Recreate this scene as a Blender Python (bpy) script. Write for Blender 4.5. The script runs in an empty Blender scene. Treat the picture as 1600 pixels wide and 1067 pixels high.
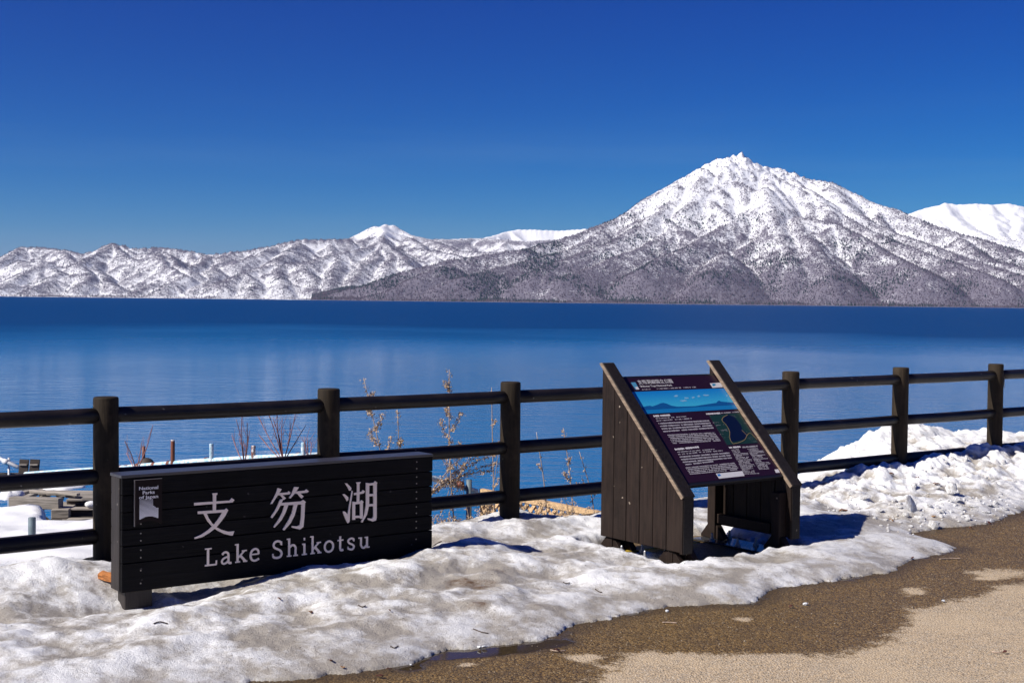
import bpy, bmesh, math, random
import numpy as np
from mathutils import Vector, Matrix

random.seed(7)
rng = np.random.default_rng(11)
R = math.radians
scn = bpy.context.scene
col = scn.collection

# ------------------------------------------------------------------ camera
FPX = 2130.0                      # focal length in pixels of the 1600 px wide photograph
PITCH, ROLL, CAM_H = 0.0291, 0.0112, 1.65
cp, sp = math.cos(PITCH), math.sin(PITCH)
_fwd = np.array([0, cp, -sp]); _up0 = np.array([0, sp, cp]); _r0 = np.array([1., 0, 0])
_R = _r0 * math.cos(ROLL) + _up0 * math.sin(ROLL)
_U = -_r0 * math.sin(ROLL) + _up0 * math.cos(ROLL)
CAM = np.array([0, 0, CAM_H])
cd = bpy.data.cameras.new('camera'); cam = bpy.data.objects.new('camera', cd); col.objects.link(cam)
cd.sensor_width = 36; cd.lens = 36 * FPX / 1600; cd.clip_start = 0.05; cd.clip_end = 80000
M = Matrix(((_R[0], _U[0], -_fwd[0], 0), (_R[1], _U[1], -_fwd[1], 0), (_R[2], _U[2], -_fwd[2], CAM_H), (0, 0, 0, 1)))
cam.matrix_world = M
scn.camera = cam

# ------------------------------------------------------------------ sky, sun, exposure
SUN_EL = R(40.5); SHADOW_DIR = R(26)          # compass direction (from +X) the shadows fall to
to_sun = Vector((-math.cos(SHADOW_DIR) * math.cos(SUN_EL), -math.sin(SHADOW_DIR) * math.cos(SUN_EL), math.sin(SUN_EL)))
w = bpy.data.worlds.new('World'); scn.world = w; w.use_nodes = True
nt = w.node_tree; N = nt.nodes; L = nt.links
bg = N['Background']; bg.inputs['Strength'].default_value = 0.10
sky = N.new('ShaderNodeTexSky'); sky.sky_type = 'NISHITA'; sky.sun_disc = False
sky.sun_elevation = SUN_EL
sky.sun_rotation = math.atan2(to_sun.x, to_sun.y)
sky.altitude = 2500; sky.air_density = 1.0; sky.dust_density = 0.0; sky.ozone_density = 1.6
hs = N.new('ShaderNodeHueSaturation'); hs.inputs['Saturation'].default_value = 1.25; hs.inputs['Value'].default_value = 1.0
pol = N.new('ShaderNodeMix'); pol.data_type = 'RGBA'; pol.blend_type = 'MULTIPLY'; pol.inputs['Factor'].default_value = 1; pol.inputs['B'].default_value = (.48, .64, .86, 1)   # polarised, saturated sky
L.new(sky.outputs[0], pol.inputs['A']); L.new(pol.outputs['Result'], hs.inputs['Color'])
# steeper, deeper gradient, as through a polarising filter: a * x^g for each channel
sc_ = N.new('ShaderNodeSeparateColor'); cc_ = N.new('ShaderNodeCombineColor'); L.new(hs.outputs[0], sc_.inputs[0])
for i_, (a_, g_) in enumerate(((3.2, 2.0), (1.10, 1.6), (.72, 1.1))):
    m0 = N.new('ShaderNodeMath'); m0.operation = 'MULTIPLY'; m0.inputs[1].default_value = .111; L.new(sc_.outputs[i_], m0.inputs[0])
    m1 = N.new('ShaderNodeMath'); m1.operation = 'POWER'; m1.inputs[1].default_value = g_; L.new(m0.outputs[0], m1.inputs[0])
    m2 = N.new('ShaderNodeMath'); m2.operation = 'MULTIPLY'; m2.inputs[1].default_value = a_ / .111; L.new(m1.outputs[0], m2.inputs[0])
    m3 = N.new('ShaderNodeMath'); m3.operation = 'MINIMUM'; m3.inputs[1].default_value = 9.0; L.new(m2.outputs[0], m3.inputs[0]); L.new(m3.outputs[0], cc_.inputs[i_])
# faint streaks of high cirrus
tc = N.new('ShaderNodeTexCoord'); mp = N.new('ShaderNodeMapping'); mp.inputs['Scale'].default_value = (1.2, 1.2, 16)
mp.inputs['Rotation'].default_value = (R(2.5), R(-3), 0)
ns = N.new('ShaderNodeTexNoise'); ns.inputs['Scale'].default_value = 1.6; ns.inputs['Detail'].default_value = 7; ns.inputs['Roughness'].default_value = .55
rm = N.new('ShaderNodeMapRange'); rm.inputs['From Min'].default_value = .50; rm.inputs['From Max'].default_value = .8
rm.inputs['To Max'].default_value = .13; rm.clamp = True
mx = N.new('ShaderNodeMix'); mx.data_type = 'RGBA'; mx.inputs['B'].default_value = (1.9, 3.2, 4.8, 1)
L.new(tc.outputs['Generated'], mp.inputs[0]); L.new(mp.outputs[0], ns.inputs['Vector']); L.new(ns.outputs['Fac'], rm.inputs['Value'])
sx = N.new('ShaderNodeSeparateXYZ'); L.new(tc.outputs['Generated'], sx.inputs[0])      # the thin cloud lies low, over the far shore
lowc = N.new('ShaderNodeMapRange'); lowc.inputs['From Min'].default_value = .15; lowc.inputs['From Max'].default_value = .11; lowc.clamp = True; L.new(sx.outputs['Z'], lowc.inputs['Value'])
cm = N.new('ShaderNodeMath'); cm.operation = 'MULTIPLY'; L.new(rm.outputs[0], cm.inputs[0]); L.new(lowc.outputs[0], cm.inputs[1])
L.new(cm.outputs[0], mx.inputs['Factor']); L.new(cc_.outputs[0], mx.inputs['A']); L.new(mx.outputs['Result'], bg.inputs['Color'])

sd = bpy.data.lights.new('sun', 'SUN'); sun = bpy.data.objects.new('sun', sd); col.objects.link(sun)
sd.energy = 5.0; sd.angle = R(0.53); sd.color = (1, .94, .85)
sun.rotation_euler = to_sun.to_track_quat('Z', 'Y').to_euler(); sun.location = (-20, -10, 20)

scn.view_settings.view_transform = 'Standard'; scn.view_settings.look = 'None'
scn.view_settings.gamma = 1; scn.view_settings.exposure = 0.35
scn.view_settings.use_curve_mapping = False
scn.cycles.use_denoising = True
scn.cycles.max_bounces = 6; scn.cycles.diffuse_bounces = 3; scn.cycles.glossy_bounces = 3; scn.cycles.transmission_bounces = 2
scn.cycles.caustics_reflective = False; scn.cycles.caustics_refractive = False

# ------------------------------------------------------------------ frames: fence line u (away to the right), v (towards the lake)
TH = 0.6439
ORG = np.array([-2.405, 8.075, 0.0])
Uv = np.array([math.cos(TH), math.sin(TH), 0]); Vv = np.array([-math.sin(TH), math.cos(TH), 0])
def W(u, v, z=0.0): return ORG + Uv * u + Vv * v + np.array([0, 0, z])
def uvz(P): P = np.asarray(P); return ((P - ORG) @ Uv, (P - ORG) @ Vv, P[2])
def ray(x, y): return _fwd + _R * (x - 800) / FPX - _U * (y - 533.5) / FPX
def at_z(x, y, z=0.0): d = ray(x, y); return CAM + d * ((z - CAM_H) / d[2])
def at_v(x, y, v): d = ray(x, y); return CAM + d * (((ORG - CAM) @ Vv + v) / (d @ Vv))
def at_u(x, y, u): d = ray(x, y); return CAM + d * (((ORG - CAM) @ Uv + u) / (d @ Uv))
def at_d(x, y, D): d = ray(x, y); return CAM + d * (D / d[1])

# ------------------------------------------------------------------ numpy noise
_perm = np.random.default_rng(3).permutation(4096)
def perlin(x, y, seed=0):
    x = np.asarray(x, float); y = np.asarray(y, float)
    xi = np.floor(x).astype(np.int64); yi = np.floor(y).astype(np.int64); xf = x - xi; yf = y - yi
    def g(ix, iy, dx, dy):
        h = _perm[(_perm[(ix + seed * 131) & 4095] + iy) & 4095]
        a = h * (2 * math.pi / 4096) * 7.0
        return np.cos(a) * dx + np.sin(a) * dy
    s = xf * xf * xf * (xf * (xf * 6 - 15) + 10); t = yf * yf * yf * (yf * (yf * 6 - 15) + 10)
    n0 = g(xi, yi, xf, yf) * (1 - s) + g(xi + 1, yi, xf - 1, yf) * s
    n1 = g(xi, yi + 1, xf, yf - 1) * (1 - s) + g(xi + 1, yi + 1, xf - 1, yf - 1) * s
    return (n0 * (1 - t) + n1 * t) * 1.5
def fbm(x, y, o=4, seed=0, gain=.5):
    r = 0; a = 1; f = 1
    for k in range(o):
        r = r + a * perlin(x * f + 17.3 * k, y * f - 9.1 * k, seed + k); a *= gain; f *= 2.03
    return r
def ridged(x, y, o=4, seed=0):
    r = 0; a = 1; f = 1
    for k in range(o):
        r = r + a * (1 - np.abs(perlin(x * f + 5.7 * k, y * f + 3.3 * k, seed + k)) * 2); a *= .5; f *= 2.1
    return r / 1.9
def sstep(a, b, x): t = np.clip((x - a) / (b - a), 0, 1); return t * t * (3 - 2 * t)

# ------------------------------------------------------------------ object helpers
def put(o, parent=None):
    col.objects.link(o)
    if parent is not None: o.parent = parent
    return o
def tag(o, label=None, cat=None, group=None, kind=None):
    if label: o['label'] = label
    if cat: o['category'] = cat
    if group: o['group'] = group
    if kind: o['kind'] = kind
    return o
def thing(name, label, cat, loc=(0, 0, 0), rz=0.0, group=None):
    o = bpy.data.objects.new(name, None); o.empty_display_size = .1
    o.location = loc; o.rotation_euler = (0, 0, rz); put(o)
    return tag(o, label, cat, group)
def mesh_obj(name, verts, faces, mat, parent=None, smooth=False):
    me = bpy.data.meshes.new(name)
    if isinstance(verts, np.ndarray) and isinstance(faces, np.ndarray):
        me.vertices.add(len(verts)); me.vertices.foreach_set('co', verts.astype(np.float32).ravel())
        k = faces.shape[1]; n = len(faces)
        me.loops.add(n * k); me.loops.foreach_set('vertex_index', faces.astype(np.int32).ravel())
        me.polygons.add(n); me.polygons.foreach_set('loop_start', np.arange(0, n * k, k, dtype=np.int32))
        me.update(calc_edges=True)
    else:
        me.from_pydata([tuple(map(float, p)) for p in verts], [], faces)
    if smooth: me.polygons.foreach_set('use_smooth', np.ones(len(me.polygons), bool))
    me.materials.append(mat)
    me.validate(); me.update()
    return put(bpy.data.objects.new(name, me), parent)
def bm_obj(name, bm, mat, parent=None, smooth=False):
    me = bpy.data.meshes.new(name); bmesh.ops.recalc_face_normals(bm, faces=bm.faces)
    bm.to_mesh(me); bm.free(); me.materials.append(mat)
    if smooth: me.polygons.foreach_set('use_smooth', np.ones(len(me.polygons), bool))
    return put(bpy.data.objects.new(name, me), parent)
def prism_bm(bm, poly, axis, a0, a1, bev=0.0):
    """polygon in the plane of the other two axes (u,v,z order), extruded from a0 to a1 along `axis`"""
    def P(p, a):
        if axis == 0: return (a, p[0], p[1])
        if axis == 1: return (p[0], a, p[1])
        return (p[0], p[1], a)
    lo = [bm.verts.new(P(p, a0)) for p in poly]; hi = [bm.verts.new(P(p, a1)) for p in poly]
    n = len(poly); fs = [bm.faces.new(lo), bm.faces.new(hi[::-1])]
    for i in range(n): fs.append(bm.faces.new((lo[i], hi[i], hi[(i + 1) % n], lo[(i + 1) % n])))
    if bev:
        es = {e for f in fs for e in f.edges}
        bmesh.ops.bevel(bm, geom=list(es), offset=bev, segments=1, affect='EDGES', clamp_overlap=True)
def prism(name, poly, axis, a0, a1, mat, parent, bev=0.003):
    bm = bmesh.new(); prism_bm(bm, poly, axis, a0, a1, bev); return bm_obj(name, bm, mat, parent)
def box(name, lo, hi, mat, parent, bev=0.003):
    return prism(name, [(lo[0], lo[1]), (hi[0], lo[1]), (hi[0], hi[1]), (lo[0], hi[1])], 2, lo[2], hi[2], mat, parent, bev)
def tube_geo(pts, radii, seg=8, cap=True):
    pts = [np.asarray(p, float) for p in pts]; V = []; F = []
    n = len(pts)
    if np.isscalar(radii): radii = [radii] * n
    prev = None
    for i, p in enumerate(pts):
        t = pts[min(i + 1, n - 1)] - pts[max(i - 1, 0)]; t = t / (np.linalg.norm(t) + 1e-12)
        ref = np.array([0, 0, 1.]) if abs(t[2]) < .9 else np.array([1., 0, 0])
        if prev is not None: ref = prev
        a = np.cross(t, ref); a /= np.linalg.norm(a) + 1e-12; b = np.cross(a, t); prev = b
        # keep frame continuous
        for k in range(seg):
            an = 2 * math.pi * k / seg
            V.append(p + (a * math.cos(an) + b * math.sin(an)) * radii[i])
        if i:
            o = (i - 1) * seg
            for k in range(seg): F.append((o + k, o + (k + 1) % seg, o + seg + (k + 1) % seg, o + seg + k))
    if cap:
        F.append(tuple(range(seg - 1, -1, -1))); F.append(tuple(range((n - 1) * seg, n * seg)))
    return V, F
class Geo:
    def __init__(s): s.V = []; s.F = []
    def add(s, V, F):
        o = len(s.V); s.V += list(V); s.F += [tuple(i + o for i in f) for f in F]
    def tube(s, pts, r, seg=8): s.add(*tube_geo(pts, r, seg))
    def build(s, name, mat, parent=None, smooth=False): return mesh_obj(name, s.V, s.F, mat, parent, smooth)
def tube(name, pts, r, mat, parent=None, seg=12, smooth=True):
    V, F = tube_geo(pts, r, seg); o = mesh_obj(name, V, F, mat, parent, smooth)
    return o
def grid_faces(nr, nc):
    i = np.arange(nr * nc).reshape(nr, nc)
    return np.stack([i[:-1, :-1], i[:-1, 1:], i[1:, 1:], i[1:, :-1]], -1).reshape(-1, 4)
def attr(o, name, vals):
    a = o.data.attributes.new(name, 'FLOAT', 'POINT'); a.data.foreach_set('value', np.asarray(vals, np.float32).ravel())

# ------------------------------------------------------------------ materials
def mat_new(name):
    m = bpy.data.materials.new(name); m.use_nodes = True
    return m, m.node_tree, m.node_tree.nodes['Principled BSDF']
def nd(t, typ, **kw):
    n = t.nodes.new(typ)
    for k, v in kw.items():
        if k in n.inputs: n.inputs[k].default_value = v
        else: setattr(n, k, v)
    return n
def mixc(t, fac, a, b):
    m = t.nodes.new('ShaderNodeMix'); m.data_type = 'RGBA'
    for key, val in (('Factor', fac), ('A', a), ('B', b)):
        if hasattr(val, 'is_linked') or isinstance(val, bpy.types.NodeSocket): t.links.new(val, m.inputs[key])
        else: m.inputs[key].default_value = val if key == 'Factor' else (*val, 1)
    return m.outputs['Result']
def mapr(t, val, a, b, c=0.0, d=1.0):
    m = t.nodes.new('ShaderNodeMapRange'); m.clamp = True
    t.links.new(val, m.inputs['Value'])
    for k, x in (('From Min', a), ('From Max', b), ('To Min', c), ('To Max', d)): m.inputs[k].default_value = x
    return m.outputs[0]
def math_n(t, op, a, b=None):
    m = t.nodes.new('ShaderNodeMath'); m.operation = op
    for i, x in enumerate((a, b)):
        if x is None: continue
        if isinstance(x, bpy.types.NodeSocket): t.links.new(x, m.inputs[i])
        else: m.inputs[i].default_value = x
    return m.outputs[0]
def coords(t, scale=(1, 1, 1), rot=(0, 0, 0), kind='Object'):
    c = t.nodes.new('ShaderNodeTexCoord'); m = t.nodes.new('ShaderNodeMapping')
    m.inputs['Scale'].default_value = scale; m.inputs['Rotation'].default_value = rot
    t.links.new(c.outputs[kind], m.inputs[0]); return m.outputs[0]
def noise(t, vec, scale, detail=4, rough=.5, dist=0.0):
    n = nd(t, 'ShaderNodeTexNoise', Scale=scale, Detail=detail, Roughness=rough, Distortion=dist)
    t.links.new(vec, n.inputs['Vector']); return n.outputs['Fac']
def bump(t, b, h, strength, dist=.01):
    n = nd(t, 'ShaderNodeBump', Strength=strength, Distance=dist); t.links.new(h, n.inputs['Height'])
    t.links.new(n.outputs[0], b.inputs['Normal']); return n
def plain(name, c, rough=.6, metal=0.0, spec=.5, var=.0, vscale=20):
    m, t, b = mat_new(name)
    b.inputs['Base Color'].default_value = (*c, 1); b.inputs['Roughness'].default_value = rough
    b.inputs['Metallic'].default_value = metal; b.inputs['Specular IOR Level'].default_value = spec
    if var:
        f = noise(t, coords(t), vscale, 5, .6)
        fac = mapr(t, f, .3, .7)
        dk = tuple(x * (1 - var) for x in c); lt = tuple(min(1, x * (1 + var)) for x in c)
        t.links.new(mixc(t, fac, dk, lt), b.inputs['Base Color'])
        bump(t, b, f, .3, .003)
    return m
def wood(name, c, grain_axis=2, rough=.55, knots=True, light=(0.30, .27, .23), amount=.5, spec=.4, mottle=None):
    m, t, b = mat_new(name)
    s = [26, 26, 26]; s[grain_axis] = 1.6
    oi = t.nodes.new('ShaderNodeObjectInfo')
    tcn = t.nodes.new('ShaderNodeTexCoord'); add = t.nodes.new('ShaderNodeVectorMath'); add.operation = 'ADD'
    mul = t.nodes.new('ShaderNodeVectorMath'); mul.operation = 'SCALE'; mul.inputs[0].default_value = (7.1, 3.3, 5.7)
    t.links.new(oi.outputs['Random'], mul.inputs['Scale'])
    t.links.new(tcn.outputs['Object'], add.inputs[0]); t.links.new(mul.outputs[0], add.inputs[1])
    mpn = t.nodes.new('ShaderNodeMapping'); mpn.inputs['Scale'].default_value = s; t.links.new(add.outputs[0], mpn.inputs[0])
    g = noise(t, mpn.outputs[0], 2.2, 6, .62, .6)
    dk = tuple(x * (1 - .7 * amount) for x in c); lt = tuple(x * (1 + 1.3 * amount) for x in c)
    colr = mixc(t, mapr(t, g, .28, .72), dk, lt)
    tone = mapr(t, oi.outputs['Random'], 0, 1, .82, 1.18)
    hsn = nd(t, 'ShaderNodeHueSaturation'); t.links.new(colr, hsn.inputs['Color']); t.links.new(tone, hsn.inputs['Value'])
    colr = hsn.outputs[0]
    if mottle:  # weathered, lichen-stained patches
        mn = noise(t, add.outputs[0], 3.5, 7, .7, .4)
        colr = mixc(t, mapr(t, mn, .47, .66, 0, .8), colr, mottle)
    if knots:   # chipped stain and pale specks
        vo = nd(t, 'ShaderNodeTexVoronoi', Scale=11.0); t.links.new(add.outputs[0], vo.inputs['Vector'])
        nn = noise(t, add.outputs[0], 60, 3, .6)
        d = math_n(t, 'ADD', vo.outputs['Distance'], mapr(t, nn, .3, .7, -.06, .06))
        fac = mapr(t, d, .035, .075, .85, 0)
        sel = mapr(t, noise(t, add.outputs[0], 4, 2), .46, .54)
        colr = mixc(t, math_n(t, 'MULTIPLY', fac, sel), colr, light)
    t.links.new(colr, b.inputs['Base Color'])
    b.inputs['Roughness'].default_value = rough; b.inputs['Specular IOR Level'].default_value = spec
    bump(t, b, g, .6, .005)
    return m

M_post = wood('fence_post_brown', (.024, .017, .0105), 2, .75, light=(.17, .14, .10), spec=.2, mottle=(.058, .042, .025))
M_rail = wood('fence_rail_dark', (.009, .007, .007), 0, .45, light=(.20, .19, .18), amount=.6, spec=.4, mottle=(.026, .020, .017))
M_signf = wood('sign_black_stain', (.0038, .0034, .0042), 0, .6, light=(.08, .07, .07), amount=.7, spec=.12, mottle=(.008, .0072, .0085))
M_signe = wood('sign_end_brown', (.020, .0155, .0145), 2, .55, light=(.25, .22, .2))
M_signtop = wood('sign_top_dark', (.040, .038, .045), 0, .30, light=(.3, .29, .3), amount=.4, spec=.8)
M_board = wood('info_side_brown', (.0145, .0088, .0068), 2, .65, light=(.34, .28, .22), amount=.8, spec=.2, mottle=(.026, .017, .013))
M_trim = wood('info_trim_dark', (.0125, .0095, .0085), 1, .6, light=(.30, .25, .18), amount=.8, spec=.25, mottle=(.020, .0155, .0125))
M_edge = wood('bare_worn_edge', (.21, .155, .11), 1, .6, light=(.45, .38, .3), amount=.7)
M_frame = plain('panel_black_frame', (.010, .010, .013), .35)
M_print = plain('panel_print_maroon', (.020, .007, .018), .3, spec=.3)
M_white = plain('print_white', (.62, .60, .62), .5)
M_small = plain('print_small_white', (.36, .34, .38), .5)
M_letter = plain('sign_letter_pale', (.95, .80, .71), .5, spec=.3)
M_plate = plain('emblem_plate_brown', (.012, .006, .007), .45, spec=.15)
M_plate_edge = plain('plate_edge_metal', (.30, .28, .28), .35, .6)
M_plate_text = plain('plate_text_white', (.92, .89, .89), .5)
M_screw = plain('screw_steel', (.28, .26, .25), .4, .7)
M_steel = plain('wet_steel_plate', (.075, .08, .09), .22, .5, var=.4, vscale=9)
M_bolt = plain('bolt_zinc', (.42, .42, .44), .45, .5, var=.3, vscale=60)
M_yellow = plain('yellow_strip', (.45, .30, .035), .6, var=.55, vscale=40)
M_pipe = None

def rust_pipe(name, base, rust_amt=.55):
    m, t, b = mat_new(name)
    v = coords(t)
    n1 = noise(t, v, 5, 6, .62); n2 = noise(t, v, 23, 4, .6)
    c = mixc(t, mapr(t, n2, .42, .6), base, (.72, .76, .78))
    c = mixc(t, mapr(t, n1, rust_amt, rust_amt + .05), c, (.16, .045, .018))
    t.links.new(c, b.inputs['Base Color']); b.inputs['Roughness'].default_value = .55
    bump(t, b, n1, .3, .004); return m
M_pipe = rust_pipe('pipe_flaking_blue', (.30, .52, .68), .60)
M_pipeblue = rust_pipe('pipe_pale_blue', (.26, .42, .52), .62)
M_rust = rust_pipe('pipe_rusty', (.20, .06, .03), .40)
M_pipegrey = plain('pole_grey_blue', (.13, .17, .19), .45, var=.25, vscale=14)
M_whitepaint = plain('white_paint_worn', (.62, .62, .63), .5, var=.2, vscale=20)
M_oldwood = wood('weathered_grey_wood', (.24, .215, .185), 0, .8, knots=False, amount=.9)
M_darkwood = wood('dark_old_timber', (.045, .036, .030), 0, .7, knots=True, amount=.7)
M_lattice = wood('pale_new_wood', (.55, .37, .20), 0, .6, knots=False, amount=.5)
M_brick = plain('orange_brick', (.50, .19, .055), .8, var=.35, vscale=60)
M_leaf = plain('brown_leaf', (.20, .075, .03), .6, var=.5, vscale=90)
M_leaf2 = plain('dark_leaf', (.10, .035, .025), .6, var=.5, vscale=90)
M_leafpale = plain('pale_leaf', (.45, .26, .13), .6, var=.4, vscale=90)
M_twig = plain('dark_twig', (.06, .04, .03), .7, var=.3)
M_stalk = plain('dry_stalk_tan', (.40, .30, .23), .7, var=.4, vscale=60)
M_seed = plain('dry_seed_heads', (.48, .345, .22), .8, var=.6, vscale=120)
M_redtwig = plain('pinkish_bare_twig', (.28, .12, .11), .6, var=.3)
M_ice = plain('grey_ice', (.62, .64, .66), .3, var=.15, vscale=30)

def make_snow(name, dirty):
    m, t, b = mat_new(name)
    v = coords(t)
    big = noise(t, v, 2.6, 6, .62, .3); mid = noise(t, v, 8, 9, .74, .2); fine = noise(t, v, 75, 4, .7); grain = noise(t, v, 260, 2, .6)
    c = mixc(t, mapr(t, noise(t, v, 130, 3, .7), .35, .65), (.80, .805, .82), (.94, .945, .95))
    if dirty:
        at = t.nodes.new('ShaderNodeAttribute'); at.attribute_name = 'dirt'
        ice = t.nodes.new('ShaderNodeAttribute'); ice.attribute_name = 'ice'
        c = mixc(t, mapr(t, ice.outputs['Fac'], 0, 1, 0, .8), c, (.56, .555, .56))
        f = math_n(t, 'ADD', mapr(t, big, .36, .64, -.2, .6), mapr(t, mid, .35, .68, -.3, .5))
        f = math_n(t, 'ADD', f, at.outputs['Fac'])
        c = mixc(t, mapr(t, f, .14, .82, 0, .92), c, (.34, .305, .26))
        # peppering of grit that has melted out
        gr = math_n(t, 'MULTIPLY', mapr(t, fine, .57, .70), mapr(t, f, .25, .85))
        c = mixc(t, math_n(t, 'MULTIPLY', gr, .75), c, (.10, .075, .055))
        g2 = math_n(t, 'MULTIPLY', mapr(t, grain, .66, .72), mapr(t, f, .1, .6))
        c = mixc(t, math_n(t, 'MULTIPLY', g2, .8), c, (.05, .04, .03))
        vs_ = nd(t, 'ShaderNodeTexVoronoi', Scale=42.0); t.links.new(v, vs_.inputs['Vector'])
        spc = t.nodes.new('ShaderNodeSeparateColor'); t.links.new(vs_.outputs['Color'], spc.inputs[0])
        sp_f = math_n(t, 'MULTIPLY', mapr(t, vs_.outputs['Distance'], .12, .22, 1, 0), mapr(t, math_n(t, 'ADD', spc.outputs[0], mapr(t, f, 0, 1, -.05, .12)), .86, .90))
        c = mixc(t, math_n(t, 'MULTIPLY', sp_f, .8), c, (.06, .045, .03))
        mud = mapr(t, at.outputs['Fac'], 1.0, 1.6)
        c = mixc(t, math_n(t, 'MULTIPLY', mud, mapr(t, mid, .4, .6)), c, (.13, .075, .035))
        b.inputs['Roughness'].default_value = .42
    else:
        c = mixc(t, mapr(t, mid, .55, .8, 0, .35), c, (.60, .58, .55))
        b.inputs['Roughness'].default_value = .6
    t.links.new(c, b.inputs['Base Color'])
    h = math_n(t, 'ADD', math_n(t, 'MULTIPLY', fine, .6), math_n(t, 'MULTIPLY', grain, .3))
    bump(t, b, h, .8, .016)
    b.inputs['Specular IOR Level'].default_value = .35
    b.inputs['Subsurface Weight'].default_value = .0
    return m
M_snow = make_snow('old_dirty_snow', True)
M_snowc = make_snow('clean_snow', False)

# ================================================================== SETTING
# snow edge on the road (photo pixels dropped on the ground)
EDGE_PX = [(380, 1067), (560, 1050), (640, 1038), (680, 1017), (760, 1008), (850, 999), (905, 975), (960, 962), (1060, 946), (1170, 943),
           (1215, 917), (1300, 906), (1385, 894), (1420, 875), (1500, 857), (1450, 842), (1415, 834), (1470, 824), (1530, 820), (1570, 808), (1600, 797)]
EDGE = np.array([uvz(at_z(x, y))[:2] for x, y in EDGE_PX])
EDGE = np.vstack([[-30, -3.2], [-4, -2.75], [-1.6, -2.62], EDGE, [8.6, -1.42], [11, -1.5], [40, -1.6]])
def seg_dist(px, py, poly):
    """distance to a polyline"""
    d = np.full(px.shape, 1e9)
    for (ax, ay), (bx, by) in zip(poly[:-1], poly[1:]):
        vx, vy = bx - ax, by - ay; l2 = vx * vx + vy * vy + 1e-12
        t = np.clip(((px - ax) * vx + (py - ay) * vy) / l2, 0, 1)
        d = np.minimum(d, np.hypot(px - ax - t * vx, py - ay - t * vy))
    return d
def inside(px, py, poly):
    c = np.zeros(px.shape, bool); n = len(poly)
    for i in range(n):
        ax, ay = poly[i]; bx, by = poly[(i + 1) % n]
        if ay == by: continue
        c ^= ((ay > py) != (by > py)) & (px < (bx - ax) * (py - ay) / (by - ay) + ax)
    return c
SNOW_POLY = [tuple(p) for p in EDGE] + [(40, 30), (-30, 30)]

# info board placement (used by the snow hollow too)
VF = -1.80
IB_U0 = uvz(at_v(1064, 864, VF))[0]; IB_U1 = uvz(at_v(1247, 837, VF))[0]
IB_VR = uvz(at_u(940.5, 600, IB_U0))[1]

LAKE_Z = -1.6
def bank_z(u, v):
    P0 = ORG[0] + Uv[0] * u + Vv[0] * v; P1 = ORG[1] + Uv[1] * u + Vv[1] * v
    pxa = 800 + FPX * P0 / np.maximum(P1, 1)
    left = 1 - sstep(170, 330, pxa)
    vv = np.maximum(v - .15, 0)
    z_mid = -.03 * sstep(0, .25, vv) - .42 * vv
    z_left = -.10 * sstep(0, .6, vv) - .108 * vv
    z_left = np.where(v > 11.4, z_left - (v - 11.4) * .8, z_left)
    z_left = z_left - sstep(60, 92, pxa) * sstep(5.6, 7.4, v) * .26
    return np.maximum(left * z_left + (1 - left) * z_mid, -4)

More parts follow.
